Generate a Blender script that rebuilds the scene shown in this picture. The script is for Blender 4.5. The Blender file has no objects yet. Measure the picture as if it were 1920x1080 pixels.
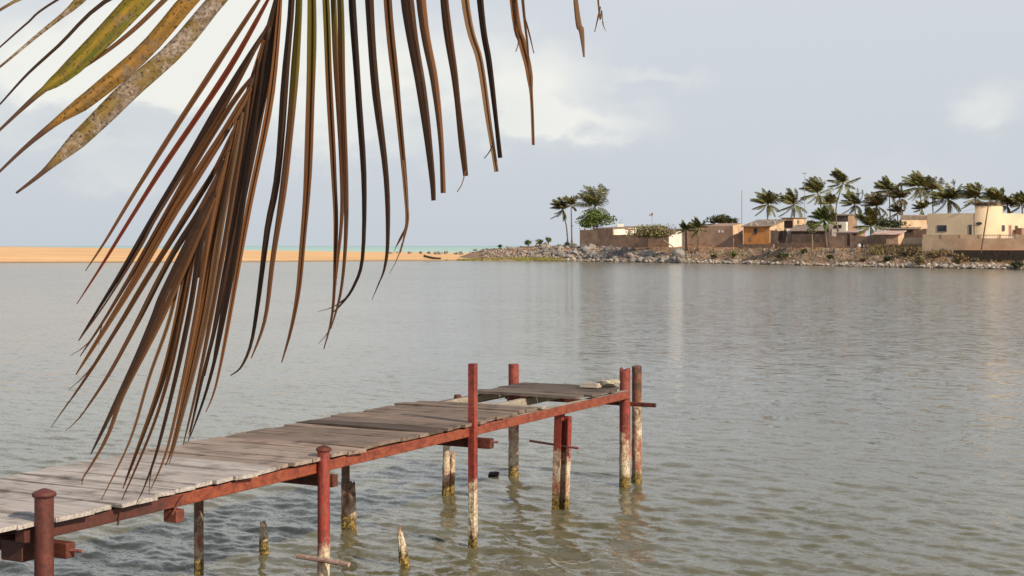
import bpy, math, random
import numpy as np
from mathutils import Vector, Matrix, noise as mnoise
R = math.radians
S = bpy.context.scene
COL = S.collection
random.seed(7)

# ------------------------------------------------------------------ camera
F = 2667.0            # focal length in photo pixels (50 mm on 36 mm)
EYE = 3.0
HZ = 461.0            # photo row of the horizon
cam = bpy.data.cameras.new('camera'); camo = bpy.data.objects.new('camera', cam); COL.objects.link(camo)
cam.lens = 50.0; cam.sensor_width = 36.0; cam.sensor_fit = 'HORIZONTAL'
cam.shift_y = -(540 - HZ) / 1920.0
cam.clip_start = 0.1; cam.clip_end = 60000
camo.location = (0, 0, EYE); camo.rotation_euler = (R(90), 0, 0)
S.camera = camo

# ------------------------------------------------------------------ sun, sky, exposure
SUN_EL, SUN_DIR = R(30), Vector((0.73, -0.68, 0)).normalized()
sun_az = math.atan2(SUN_DIR.x, SUN_DIR.y)
sd = Vector((SUN_DIR.x * math.cos(SUN_EL), SUN_DIR.y * math.cos(SUN_EL), math.sin(SUN_EL)))
sl = bpy.data.lights.new('sun', 'SUN'); slo = bpy.data.objects.new('sun', sl); COL.objects.link(slo)
sl.energy = 4.8; sl.angle = R(0.6); sl.color = (1.0, 0.85, 0.64)
slo.rotation_euler = sd.to_track_quat('Z', 'Y').to_euler(); slo.location = (60, -40, 60)
S.view_settings.view_transform = 'Standard'; S.view_settings.look = 'None'
S.view_settings.exposure = 0.0; S.view_settings.gamma = 1.0

def build_world():
    w = bpy.data.worlds.new('World'); S.world = w; w.use_nodes = True
    nt = w.node_tree; nt.nodes.clear(); N = nt.nodes.new; L = nt.links.new
    def math_(op, a, b=None, clamp=False):
        n = N('ShaderNodeMath'); n.operation = op; n.use_clamp = clamp
        for i, v in enumerate((a, b)):
            if v is None: continue
            if isinstance(v, (int, float)): n.inputs[i].default_value = v
            else: L(v, n.inputs[i])
        return n.outputs[0]
    def mix(fac, a, b):
        n = N('ShaderNodeMix'); n.data_type = 'RGBA'
        for i, v in ((0, fac), (6, a), (7, b)):
            if isinstance(v, tuple): n.inputs[i].default_value = (*v, 1)
            elif isinstance(v, (int, float)): n.inputs[i].default_value = v
            else: L(v, n.inputs[i])
        return n.outputs[2]
    out = N('ShaderNodeOutputWorld'); bg = N('ShaderNodeBackground'); bg.inputs[1].default_value = 0.1
    L(bg.outputs[0], out.inputs[0])
    sky = N('ShaderNodeTexSky'); sky.sky_type = 'NISHITA'; sky.sun_disc = False
    sky.sun_elevation = SUN_EL; sky.sun_rotation = sun_az
    sky.dust_density = 2.0; sky.air_density = 1.0
    tc = N('ShaderNodeTexCoord'); sep = N('ShaderNodeSeparateXYZ'); L(tc.outputs['Generated'], sep.inputs[0])
    x, y, z = sep.outputs
    ys = math_('MAXIMUM', y, 0.05)
    u = math_('DIVIDE', x, ys); v = math_('DIVIDE', z, ys)
    front = math_('GREATER_THAN', y, 0.1)
    # pale veil of humid air over the Nishita sky: bluish low down, whiter and slightly violet higher up
    h = math_('MULTIPLY', math_('MAXIMUM', z, 0.0), 4.5, True)
    veil = mix(h, (5.9, 6.4, 6.95), (6.9, 7.2, 7.75))
    thin = math_('SUBTRACT', 0.94, math_('MULTIPLY', math_('MULTIPLY', math_('SUBTRACT', z, 0.30), 2.2, True), 0.62))   # the veil thins out towards the zenith
    base = mix(thin, sky.outputs[0], veil)
    # clouds: soft heaps broken up by noise
    nz = N('ShaderNodeTexNoise'); nz.inputs['Scale'].default_value = 13; nz.inputs['Detail'].default_value = 7
    nz.inputs['Roughness'].default_value = 0.55
    mp = N('ShaderNodeMapping'); mp.inputs['Scale'].default_value = (1, 1, 1.7); L(tc.outputs['Generated'], mp.inputs[0]); L(mp.outputs[0], nz.inputs[0])
    nf = nz.outputs[0]
    nz2 = N('ShaderNodeTexNoise'); nz2.inputs['Scale'].default_value = 38; nz2.inputs['Detail'].default_value = 5
    L(mp.outputs[0], nz2.inputs[0])
    uu = math_('ADD', u, math_('MULTIPLY', math_('SUBTRACT', nf, 0.5), 0.10))
    vv = math_('ADD', v, math_('MULTIPLY', math_('SUBTRACT', nz2.outputs[0], 0.5), 0.045))
    def blob(px, py, rx, ry, amp):
        a = math_('POWER', math_('ABSOLUTE', math_('DIVIDE', math_('SUBTRACT', uu, (px - 960) / F), rx / F)), 2.6)
        b = math_('POWER', math_('ABSOLUTE', math_('DIVIDE', math_('SUBTRACT', vv, (HZ - py) / F), ry / F)), 2.6)
        e = math_('POWER', 2.718, math_('MULTIPLY', math_('ADD', a, b), -1.0))
        return math_('MULTIPLY', e, amp)
    def total(lst):
        t = None
        for b in lst:
            o = blob(*b); t = o if t is None else math_('ADD', t, o)
        return math_('MULTIPLY', t, front)
    lump = math_('MULTIPLY', math_('ADD', nf, math_('MULTIPLY', math_('SUBTRACT', nz2.outputs[0], 0.5), 0.55)), 1.9)
    white = math_('MULTIPLY', total([(440, 60, 240, 150, 1.5), (90, 140, 260, 105, 1.15), (790, 150, 210, 100, .85), (1010, 170, 110, 80, .85),
                                     (1080, 232, 140, 32, .7), (1860, 210, 80, 42, .48), (1235, 152, 85, 16, .3),
                                     (620, 240, 140, 60, .45), (235, 330, 70, 40, .25), (1650, 330, 200, 40, .12)]), lump, True)
    col = mix(white, base, (8.75, 8.8, 8.35))
    grey = math_('MULTIPLY', total([(230, 228, 300, 26, .60), (820, 215, 200, 40, .25), (1870, 250, 130, 22, .22)]), lump, True)
    col = mix(grey, col, (5.3, 6.0, 6.5))
    L(col, bg.inputs[0])
build_world()

# ------------------------------------------------------------------ helpers
def lin(r, g, b):
    f = lambda c: (c / 255 / 12.92) if c / 255 <= .04045 else ((c / 255 + .055) / 1.055) ** 2.4
    return (f(r), f(g), f(b))
def P(px, y, d): return Vector(((px - 960) * d / F, d, EYE + (HZ - y) * d / F))
def zpx(y, d): return EYE + (HZ - y) * d / F

class MB:
    def __init__(s): s.v = []; s.f = []; s.t = []; s.uv = None
    def add(s, vs, fs, tint=None):
        o = len(s.v); s.v.extend(tuple(p) for p in vs); s.f.extend([tuple(i + o for i in f) for f in fs])
        s.t.extend([tint if tint is not None else (1, 1, 1)] * len(vs))
    def hexa(s, c, tint=None):   # 8 corners: bottom 0-3 ccw, top 4-7
        s.add(c, [(3, 2, 1, 0), (4, 5, 6, 7), (0, 1, 5, 4), (1, 2, 6, 5), (2, 3, 7, 6), (3, 0, 4, 7)], tint)
    def box(s, lo, hi, tint=None):
        x0, y0, z0 = lo; x1, y1, z1 = hi
        s.hexa([(x0, y0, z0), (x1, y0, z0), (x1, y1, z0), (x0, y1, z0), (x0, y0, z1), (x1, y0, z1), (x1, y1, z1), (x0, y1, z1)], tint)
    def bar(s, p, q, w, h, up=(0, 0, 1), tint=None):
        p, q = Vector(p), Vector(q); t = (q - p).normalized(); sd_ = t.cross(Vector(up)).normalized(); u = sd_.cross(t).normalized()
        a, b = sd_ * w / 2, u * h / 2
        s.hexa([p - a - b, p + a - b, q + a - b, q - a - b, p - a + b, p + a + b, q + a + b, q - a + b], tint)
    def prism(s, poly, z0, z1s, tint=None):   # plan polygon (ccw), flat bottom, per-corner top heights
        n = len(poly); vs = [(x, y, z0) for x, y in poly] + [(poly[i][0], poly[i][1], z1s[i]) for i in range(n)]
        fs = [tuple(range(n - 1, -1, -1)), tuple(range(n, 2 * n))] + [(i, (i + 1) % n, n + (i + 1) % n, n + i) for i in range(n)]
        s.add(vs, fs, tint)
    def slab(s, poly3, th, tint=None):        # sloped polygon in 3D extruded downwards
        n = len(poly3); vs = [(p[0], p[1], p[2] - th) for p in poly3] + [tuple(p) for p in poly3]
        fs = [tuple(range(n - 1, -1, -1)), tuple(range(n, 2 * n))] + [(i, (i + 1) % n, n + (i + 1) % n, n + i) for i in range(n)]
        s.add(vs, fs, tint)
    def tube(s, pts, rad, seg=10, jit=None, cap=True, tint=None):
        pts = [Vector(p) for p in pts]; n = len(pts); vs = []; ref = None
        for i, p in enumerate(pts):
            t = (pts[min(i + 1, n - 1)] - pts[max(i - 1, 0)]).normalized()
            if ref is None: ref = Vector((1, 0, 0)) if abs(t.x) < .8 else Vector((0, 1, 0))
            a = (ref - t * ref.dot(t)).normalized(); b = t.cross(a); ref = a
            for k in range(seg):
                an = 2 * math.pi * k / seg; r = rad[i]
                if jit: r *= jit(p, an, i)
                vs.append(p + a * math.cos(an) * r + b * math.sin(an) * r)
        fs = []
        for i in range(n - 1):
            for k in range(seg):
                k2 = (k + 1) % seg; fs.append((i * seg + k, i * seg + k2, (i + 1) * seg + k2, (i + 1) * seg + k))
        if cap:
            fs.append(tuple(range(seg - 1, -1, -1))); fs.append(tuple(range((n - 1) * seg, n * seg)))
        s.add(vs, fs, tint)

ORG = {}
def mesh_obj(name, mb, mat, parent=None, loc=None, smooth=False, tint=False):
    base = ORG[parent] if parent is not None else Vector((0, 0, 0))
    if loc is None: loc = base if parent is not None else Vector((0, 0, 0))
    loc = Vector(loc)
    me = bpy.data.meshes.new(name)
    vs = [(p[0] - loc.x, p[1] - loc.y, p[2] - loc.z) for p in mb.v]
    me.from_pydata(vs, [], mb.f); me.update()
    if smooth: me.polygons.foreach_set('use_smooth', [True] * len(me.polygons))
    if tint:
        at = me.color_attributes.new('tint', 'FLOAT_COLOR', 'POINT')
        at.data.foreach_set('color', [c for t in mb.t for c in (*t, 1.0)])
    if mb.uv is not None:
        ul = me.uv_layers.new(name='UVMap')
        for li, lp in enumerate(me.loops): ul.data[li].uv = mb.uv[lp.vertex_index]
    me.materials.append(mat)
    o = bpy.data.objects.new(name, me); COL.objects.link(o); o.location = loc - base
    if parent is not None: o.parent = parent
    ORG[o] = loc
    return o
def tag(o, label=None, cat=None, group=None, kind=None):
    if label: o['label'] = label
    if cat: o['category'] = cat
    if group: o['group'] = group
    if kind: o['kind'] = kind
    return o
def empty(name, loc, label, cat, group=None):
    o = bpy.data.objects.new(name, None); COL.objects.link(o); o.location = loc; o.empty_display_size = .3
    ORG[o] = Vector(loc); return tag(o, label, cat, group)

# ------------------------------------------------------------------ materials
class MT:
    def __init__(s, name, rough=.8):
        s.m = bpy.data.materials.new(name); s.m.use_nodes = True; s.nt = s.m.node_tree
        s.b = s.nt.nodes['Principled BSDF']; s.b.inputs['Roughness'].default_value = rough
        s.pos = s.nt.nodes.new('ShaderNodeNewGeometry').outputs['Position']
    def N(s, t): return s.nt.nodes.new(t)
    def L(s, a, b): s.nt.links.new(a, b)
    def put(s, sock, v):
        if isinstance(v, tuple): sock.default_value = (*v, 1) if len(sock.default_value) == 4 and len(v) == 3 else v
        elif isinstance(v, (int, float)): sock.default_value = v
        else: s.L(v, sock)
    def obj(s): return s.N('ShaderNodeTexCoord').outputs['Object']
    def map(s, vec, scale=(1, 1, 1), rot=(0, 0, 0)):
        n = s.N('ShaderNodeMapping')
        if any(rot): n.vector_type = 'TEXTURE'; scale = tuple(1 / k for k in scale)     # turn first, then stretch
        n.inputs['Scale'].default_value = scale; n.inputs['Rotation'].default_value = rot; s.L(vec, n.inputs[0]); return n.outputs[0]
    def noise(s, scale, detail=4, rough=.6, vec=None):
        n = s.N('ShaderNodeTexNoise'); n.inputs['Scale'].default_value = scale; n.inputs['Detail'].default_value = detail
        n.inputs['Roughness'].default_value = rough; s.L(vec if vec is not None else s.pos, n.inputs['Vector']); return n.outputs[0]
    def ramp(s, fac, *stops):
        n = s.N('ShaderNodeValToRGB'); e = n.color_ramp.elements
        while len(e) < len(stops): e.new(.5)
        for i, (p, c) in enumerate(stops): e[i].position = p; e[i].color = (*c, 1) if isinstance(c, tuple) else (c, c, c, 1)
        s.L(fac, n.inputs[0]); return n.outputs[0]
    def mix(s, f, a, b, mode='MIX'):
        n = s.N('ShaderNodeMix'); n.data_type = 'RGBA'; n.blend_type = mode
        s.put(n.inputs[0], f); s.put(n.inputs[6], a); s.put(n.inputs[7], b); return n.outputs[2]
    def math(s, op, a, b=0.0, clamp=False):
        n = s.N('ShaderNodeMath'); n.operation = op; n.use_clamp = clamp; s.put(n.inputs[0], a); s.put(n.inputs[1], b); return n.outputs[0]
    def sepz(s, vec=None):
        n = s.N('ShaderNodeSeparateXYZ'); s.L(vec if vec is not None else s.pos, n.inputs[0]); return n.outputs
    def color(s, c): s.put(s.b.inputs['Base Color'], c)
    def bump(s, h, strength=.3, dist=.02):
        n = s.N('ShaderNodeBump'); n.inputs['Strength'].default_value = strength; n.inputs['Distance'].default_value = dist
        s.L(h, n.inputs['Height']); s.L(n.outputs[0], s.b.inputs['Normal'])
    def rnd(s): return s.N('ShaderNodeObjectInfo').outputs['Random']
    def island(s): return s.N('ShaderNodeNewGeometry').outputs['Random Per Island']

def mottled(name, c1, c2, scale=1.0, rough=.85, lo=.35, hi=.65, bump=0, bs=None, detail=6, c3=None, scale3=.3, streak=False):
    m = MT(name, rough)
    vec = m.map(m.pos, (1, 1, .35)) if streak else None
    n = m.noise(scale, detail, .65, vec)
    c = m.ramp(n, (lo, c1), (hi, c2))
    if c3: c = m.mix(m.ramp(m.noise(scale3, 4), (.48, 0.0), (.66, .85)), c, c3)
    m.color(c)
    if bump: m.bump(m.noise(bs or scale * 6, 5), bump, .05)
    m.b.inputs['Specular IOR Level'].default_value = .25
    return m.m

def post_mat(name, top1, top2, zline, band=.22, dark=None):
    m = MT(name, .62)
    z = m.sepz()[2]
    n = m.noise(9, 6, .7); n2 = m.noise(40, 4, .65)
    rust = m.ramp(m.noise(24, 6, .7), (.42, 0.0), (.66, 1.0))
    paint = m.mix(rust, top1, top2)
    run = m.noise(30, 5, .7, m.map(m.pos, (1, 1, .12)))
    paint = m.mix(m.ramp(run, (.50, 0.0), (.66, .75)), paint, (.075, .024, .016))
    paint = m.mix(m.ramp(m.noise(3.5, 4, .6), (.50, 0.0), (.68, .55)), paint, (.30, .085, .055))
    paint = m.mix(m.ramp(m.noise(55, 3, .6), (.64, 0.0), (.70, .8)), paint, (.04, .02, .015))
    if dark: paint = m.mix(m.ramp(m.noise(5, 5, .7), (.5, 0.0), (.62, .9)), paint, dark)
    crust = m.ramp(n2, (.30, lin(120, 98, 74)), (.5, lin(205, 188, 160)), (.72, lin(232, 222, 205)))
    stain = m.ramp(m.noise(7, 6, .7, m.map(m.pos, (1, 1, .4))), (.45, 0.0), (.60, .9))
    crust = m.mix(stain, crust, lin(140, 70, 42))
    zz = m.math('ADD', z, m.math('MULTIPLY', m.math('SUBTRACT', n, .5), band * 4.0))
    k = m.ramp(m.math('DIVIDE', m.math('SUBTRACT', zz, zline - band * .5), band, True), (0.15, 1.0), (.85, 0.0))
    c = m.mix(k, paint, crust)
    alg = m.ramp(n2, (.42, lin(52, 44, 24)), (.62, lin(165, 135, 62)))
    za = m.math('ADD', z, m.math('MULTIPLY', m.math('SUBTRACT', m.noise(16, 4), .5), .22))
    c = m.mix(m.ramp(za, (.10, 1.0), (.20, 0.0)), c, alg)
    m.color(c)
    h = m.math('ADD', m.math('MULTIPLY', n2, m.math('ADD', m.math('MULTIPLY', k, 1.6), .35)), m.math('MULTIPLY', rust, -.15))
    m.bump(h, .6, .012)
    return m.m
RED1, RED2 = (.33, .045, .031), (.095, .026, .018)
M = {}
M['post_red'] = post_mat('red_painted_post', RED1, RED2, .62)
M['post_red_low'] = post_mat('red_painted_post_front', RED1, (.15, .030, .02), .50, .2)
M['post_rust'] = post_mat('rusty_dark_red_post', (.125, .027, .019), (.06, .018, .014), -.6)
M['post_burnt'] = post_mat('blackened_rusty_post', (.22, .085, .040), (.075, .035, .022), .90, .4, (.022, .016, .013))
M['post_worn'] = post_mat('worn_pale_post', lin(150, 128, 104), lin(104, 78, 60), .66, .5, lin(120, 60, 42))
M['post_dark'] = post_mat('weathered_wood_post', lin(112, 92, 74), lin(70, 52, 42), .36, .3, lin(96, 48, 36))
M['stump'] = post_mat('barnacled_stump', lin(150, 136, 118), lin(92, 74, 62), .62, .5)

def beam_mat():
    m = MT('rust_red_steel', .55)
    n = m.noise(9, 8, .78, m.map(m.pos, (1, 1, 1.6))); n2 = m.noise(60, 4, .6)
    c = m.ramp(n, (.30, (.060, .020, .014)), (.44, (.19, .040, .022)), (.58, (.31, .080, .036)), (.72, (.11, .030, .019)))
    c = m.mix(m.ramp(n2, (.54, 0.0), (.68, .8)), c, (.10, .036, .024))
    near = m.math('DIVIDE', m.math('SUBTRACT', 10.45, m.sepz()[1]), .3, True)      # beam's unlit near stretch: the missing sunlight painted into the colour
    c = m.mix(near, c, m.ramp(n, (.35, (.05, .022, .017)), (.7, (.14, .038, .026))))
    m.color(c); m.bump(m.math('ADD', n, m.math('MULTIPLY', n2, .5)), .35, .01)
    return m.m
M['steel'] = beam_mat()
M['steel_dark'] = mottled('dark_rusted_steel', (.055, .02, .016), (.17, .05, .032), 16, .6, bump=.3)
M['rod'] = mottled('rust_pink_rod', (.20, .06, .05), (.36, .15, .12), 22, .6, bump=.3)
M['rod_crust'] = mottled('crusted_rod', (.28, .11, .09), (.52, .42, .36), 30, .8, bump=.5)

def wood_mat(name, tinted=True, c1=(.165, .128, .106), c2=(.070, .053, .043)):
    m = MT(name, .82)
    v = m.map(m.pos, (1.5, 34, 34), (0, 0, math.atan2(.468, -.884)))
    g = m.noise(1.0, 7, .7, v); blot = m.noise(3.2, 5, .65); fine = m.noise(70, 3)
    c = m.ramp(g, (.32, c2), (.5, c1), (.70, tuple(k * 1.35 for k in c1)))
    if tinted:
        a = m.N('ShaderNodeVertexColor'); a.layer_name = 'tint'
        c = m.mix(1.0, c, a.outputs[0], 'MULTIPLY')
    c = m.mix(m.ramp(blot, (.50, 0.0), (.68, .55)), c, tuple(k * .55 for k in c2))
    c = m.mix(m.ramp(fine, (.72, 0.0), (.80, .55)), c, (.42, .36, .31))
    m.color(c); m.bump(g, .55, .012); m.b.inputs['Specular IOR Level'].default_value = .2
    return m.m
M['plank'] = wood_mat('weathered_planks')
M['joist'] = wood_mat('pale_weathered_timber', False, (.36, .31, .25), (.18, .15, .12))

def leaf_mat(name, kind):
    m = MT(name, .5)
    uv = m.N('ShaderNodeUVMap').outputs[0]
    st = m.noise(1.0, 5, .6, m.map(uv, (26, 2.2, 1))); ob = m.obj()
    big = m.noise(9, 5, .6, ob); r = m.rnd()
    if kind == 'brown':  c = m.ramp(st, (.32, (.050, .019, .008)), (.54, (.175, .078, .031)), (.74, (.36, .20, .095)))
    elif kind == 'dark': c = m.ramp(st, (.30, (.010, .005, .003)), (.55, (.038, .018, .009)), (.75, (.14, .068, .032)))
    elif kind == 'red':  c = m.ramp(st, (.30, (.07, .012, .006)), (.6, (.20, .036, .013)), (.8, (.28, .08, .035)))
    elif kind == 'tan':  c = m.ramp(st, (.30, (.12, .062, .030)), (.6, (.30, .175, .092)), (.8, (.44, .29, .17)))
    elif kind == 'green':
        c0 = m.ramp(st, (.32, (.030, .034, .005)), (.55, (.16, .125, .012)), (.75, (.42, .27, .024)))
        c1 = m.ramp(st, (.32, (.050, .019, .008)), (.55, (.175, .075, .030)), (.75, (.36, .19, .09)))
        v = m.sepz(uv)[1]; vv = m.math('ADD', v, m.math('MULTIPLY', m.math('SUBTRACT', m.noise(1.0, 3, .6, m.map(uv, (4, 3, 1))), .5), .35))
        c = m.mix(m.ramp(vv, (.30, 0.0), (.42, 1.0)), c0, c1)
    else:   # broad spotted leaflets
        pal = {'yellow': ((.075, .085, .010), (.20, .145, .014), (.36, .19, .022)), 'orange': ((.13, .075, .014), (.27, .135, .022), (.34, .19, .055)),
               'greyed': ((.085, .062, .022), (.20, .13, .026), (.26, .18, .10))}[kind]
        c = m.ramp(m.noise(1.0, 4, .6, m.map(uv, (3.2, 5, 1))), (.34, pal[0]), (.52, pal[1]), (.70, pal[2]))
        wl = m.ramp(m.noise(17, 6, .72, ob), (.45 if kind == 'greyed' else .55, 0.0), (.57 if kind == 'greyed' else .70, .9))
        c = m.mix(wl, c, m.ramp(m.noise(120, 4, .7, ob), (.35, (.10, .062, .042)), (.62, (.44, .36, .30))))
        c = m.mix(m.ramp(m.noise(34, 5, .7, ob), (.52, 0.0), (.66, .7)), c, (.10, .06, .022))
        c = m.mix(m.ramp(m.noise(150, 3, .6, ob), (.57, 0.0), (.64, .85)), c, (.035, .022, .012))
        v = m.sepz(uv)[1]
        ts = {'yellow': .81, 'orange': .79, 'greyed': .86}[kind]
        c = m.mix(m.ramp(v, (ts, 0.0), (ts + .05, 1.0)), c, m.ramp(st, (.3, (.024, .012, .008)), (.7, (.12, .06, .036))))
    fib = m.noise(1.0, 3, .6, m.map(uv, (75, 1.2, 1)))
    c = m.mix(m.ramp(fib, (.55, 0.0), (.68, .55)), c, m.mix(.5, c, (.30, .17, .075)))
    c = m.mix(m.ramp(fib, (.32, .7), (.45, 0.0)), c, m.mix(.65, c, (.010, .006, .004)))
    c = m.mix(m.math('MULTIPLY', r, .35), c, m.mix(.5, c, (.10, .045, .024)))
    c = m.mix(m.ramp(big, (.58, 0.0), (.75, .35)), c, (.15, .09, .055))
    if kind not in ('yellow', 'orange', 'greyed'):     # every leaflet dried to its own shade
        c = m.mix(1.0, c, m.ramp(r, (0.0, (.42, .38, .36)), (.35, (.62, .58, .55)), (.7, (.85, .80, .76)), (1.0, (1.05, .97, .90))), 'MULTIPLY')
    m.color(c); m.bump(m.math('ADD', st, m.math('MULTIPLY', m.noise(70, 4, .7, ob), .8)), .5, .004)
    m.b.inputs['Specular IOR Level'].default_value = .13
    return m.m
for k in ('brown', 'dark', 'red', 'tan', 'green', 'yellow', 'orange', 'greyed'): M['leaf_' + k] = leaf_mat(k + '_leaflet', k)

def foliage(name, c1, c2, c3, p3=.8):
    m = MT(name, .55)
    c = m.ramp(m.island(), (0.0, c1), (.55, c2), (p3, c3), (1.0, c3)); m.color(c); m.b.inputs['Specular IOR Level'].default_value = .3
    return m.m
M['palm'] = foliage('palm_fronds', (.030, .044, .016), (.11, .125, .040), (.24, .19, .06), .93)
M['palm_dry'] = foliage('palm_fronds_dry', (.035, .040, .018), (.085, .088, .034), (.22, .15, .07), .9)
M['palm_fresh'] = foliage('young_palm_fronds', (.045, .075, .02), (.10, .14, .035), (.22, .20, .06), .95)
M['leafy'] = foliage('broad_leaves', (.038, .068, .013), (.105, .155, .028), (.18, .215, .05), .97)
M['leafy_dark'] = foliage('dark_leaves', (.022, .032, .012), (.055, .07, .025), (.12, .12, .045), .97)
M['twiggy'] = foliage('dry_twigs', (.12, .095, .058), (.26, .21, .125), (.24, .25, .085), .85)
M['scrub'] = foliage('dry_scrub', (.12, .072, .040), (.22, .145, .075), (.20, .18, .07), .9)
M['grass'] = foliage('short_grass', (.13, .15, .022), (.24, .25, .045), (.33, .28, .09), .95)
M['bark'] = mottled('palm_bark', (.10, .075, .058), (.22, .17, .135), 3, .9)
M['bark_pale'] = mottled('pale_bark', (.22, .165, .115), (.36, .29, .22), 3, .9)
M['mud'] = mottled('mud_block_wall', (.215, .145, .100), (.345, .240, .172), 1.1, .95, bump=.3, c3=(.36, .25, .185), scale3=.5)
M['mud_pale'] = mottled('pale_mud_wall', (.30, .20, .145), (.44, .32, .24), .9, .95, c3=(.24, .155, .11), scale3=.45, bump=.3)
M['dark_wood'] = mottled('dark_shed_board', (.045, .034, .029), (.11, .084, .068), 1.6, .9, streak=True)
M['orange'] = mottled('orange_plaster', (.48, .21, .066), (.62, .29, .10), .8, .9, c3=(.33, .16, .07), scale3=.35)
M['peach'] = mottled('peach_plaster', (.52, .36, .23), (.68, .50, .35), .7, .9, c3=(.42, .27, .17), scale3=.4)
M['white'] = mottled('white_plaster', (.70, .66, .58), (.84, .81, .74), .6, .85, c3=(.60, .53, .44), scale3=.5)
M['cream'] = mottled('cream_plaster', (.66, .53, .36), (.74, .60, .42), .5, .85, c3=(.60, .47, .315), scale3=.25, streak=True)
M['cement'] = mottled('bare_cement_wall', (.44, .32, .215), (.58, .44, .31), .7, .95, c3=(.40, .265, .17), scale3=.3, bump=.2)
M['retain'] = mottled('dark_retaining_wall', (.065, .046, .035), (.15, .105, .078), 1.3, .95, bump=.5, c3=(.09, .075, .05), scale3=.5)
M['tin'] = mottled('old_tin_roof', (.17, .14, .12), (.33, .28, .235), .8, .7, c3=(.24, .14, .085), scale3=.6)
M['tin_pink'] = mottled('pinkish_tin_roof', (.40, .26, .22), (.62, .52, .46), .5, .7, c3=(.45, .16, .14), scale3=.7)
M['thatch'] = mottled('rough_thatch', (.10, .075, .055), (.28, .21, .155), 2.4, .95)
M['pink'] = mottled('pink_paint', (.55, .20, .20), (.68, .33, .30), .8, .85)
M['glass'] = mottled('dark_window_pane', (.02, .028, .033), (.06, .075, .08), .9, .5)
M['frame'] = mottled('window_frame', (.16, .13, .12), (.28, .23, .21), 2, .7)
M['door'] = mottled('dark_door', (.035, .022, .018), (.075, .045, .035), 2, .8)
M['iron'] = mottled('grey_pole_metal', (.22, .21, .20), (.36, .34, .32), 2, .6)
M['wood_pole'] = mottled('brown_pole', (.10, .055, .04), (.19, .115, .085), 2, .85)

def rock_mat(name, stops, bump=.5):
    m = MT(name, .9); r = m.rnd(); c = m.ramp(r, *stops)
    n = m.noise(2.2, 6, .7, m.obj()); c = m.mix(m.ramp(n, (.40, 0.0), (.65, .6)), c, (.36, .32, .28))
    c = m.mix(m.ramp(m.noise(5, 5, .7, m.obj()), (.56, 0.0), (.7, .75)), c, (.055, .05, .048))
    wz = m.math('ADD', m.sepz()[2], m.math('MULTIPLY', m.noise(.8, 3), .3)); c = m.mix(m.ramp(wz, (.18, 1.0), (.36, 0.0)), c, (.05, .04, .028))
    m.color(c); m.bump(m.noise(6, 6, .7, m.obj()), bump, .08); return m.m
M['boulder'] = rock_mat('grey_boulders', [(0, (.075, .075, .08)), (.35, (.17, .165, .16)), (.65, (.29, .27, .25)), (.85, (.26, .165, .12)), (1, (.40, .37, .33))])
M['stone'] = rock_mat('pale_stones', [(0, (.24, .19, .15)), (.4, (.42, .36, .29)), (.8, (.54, .47, .38)), (1, (.16, .14, .13))])
m_ = MT('rubble', .9); m_.color(m_.ramp(m_.island(), (0, (.10, .09, .085)), (.4, (.26, .215, .175)), (.75, (.40, .34, .28)), (1, (.30, .17, .11)))); M['rubble'] = m_.m

# ------------------------------------------------------------------ shore profile
SPX = [-1400, -900, 0, 400, 640, 900, 1080, 1250, 1330, 1400, 1500, 1600, 1700, 1800, 1920, 2200, 2700]
SDD = [205, 225, 250, 258, 276, 286, 276, 252, 243, 235, 217, 206, 196, 188, 180, 165, 150]
def Sd(px): return float(np.interp(px, SPX, SDD)) + .35 * math.sin(px * .071) + .25 * math.sin(px * .19 + 1)
def fbm(x, y, s=1.0): return mnoise.fractal(Vector((x * s, y * s, 3.1)), 1.0, 2.0, 4)
PROF_A = [(-8, -.9), (0, 0), (3, .32), (6, .75), (10, 1.7), (15, 2.75), (18, 3.0), (30, 2.9), (38, 1.2), (48, -1.2), (300, -2)]
PROF_B = [(-8, -.9), (0, 0), (3, .5), (6, 1.2), (11, 2.3), (15, 2.62), (20, 2.72), (34, 2.92), (55, 3.02), (140, 3.0), (300, 2.6)]
PROF_C = [(-8, -.9), (0, 0), (2, .42), (5, .75), (9, .95), (9.6, 1.0), (13.5, 1.05), (16, 2.4), (34, 2.6), (55, 2.9), (140, 3.0), (300, 2.6)]
def prof(pr, t): return float(np.interp(t, [a for a, b in pr], [b for a, b in pr]))
def TZ(px, t):
    kb = min(1, max(0, (px - 1050) / 130)); z = prof(PROF_A, t) * (1 - kb) + prof(PROF_B, t) * kb
    kc = min(1, max(0, (px - 1782) / 14))
    if kc > 0: z = z * (1 - kc) + prof(PROF_C, t) * kc
    if px < 1010: z *= .62 + .38 * max(0, (px - 850) / 160)
    return z
def Tpos(px, t, dz=0):
    d = Sd(px) + t; return Vector(((px - 960) * d / F, d, TZ(px, t) + dz))

def grid_obj(name, mat, cols, rows, fn, label=None, smooth=True):
    mb = MB(); nc, nr = len(cols), len(rows)
    for c in cols:
        for r in rows: mb.v.append(tuple(fn(c, r)))
    mb.f = [(i * nr + j, (i + 1) * nr + j, (i + 1) * nr + j + 1, i * nr + j + 1) for i in range(nc - 1) for j in range(nr - 1)]
    mb.t = [(1, 1, 1)] * len(mb.v)
    return mesh_obj(name, mb, mat, smooth=smooth)

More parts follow.
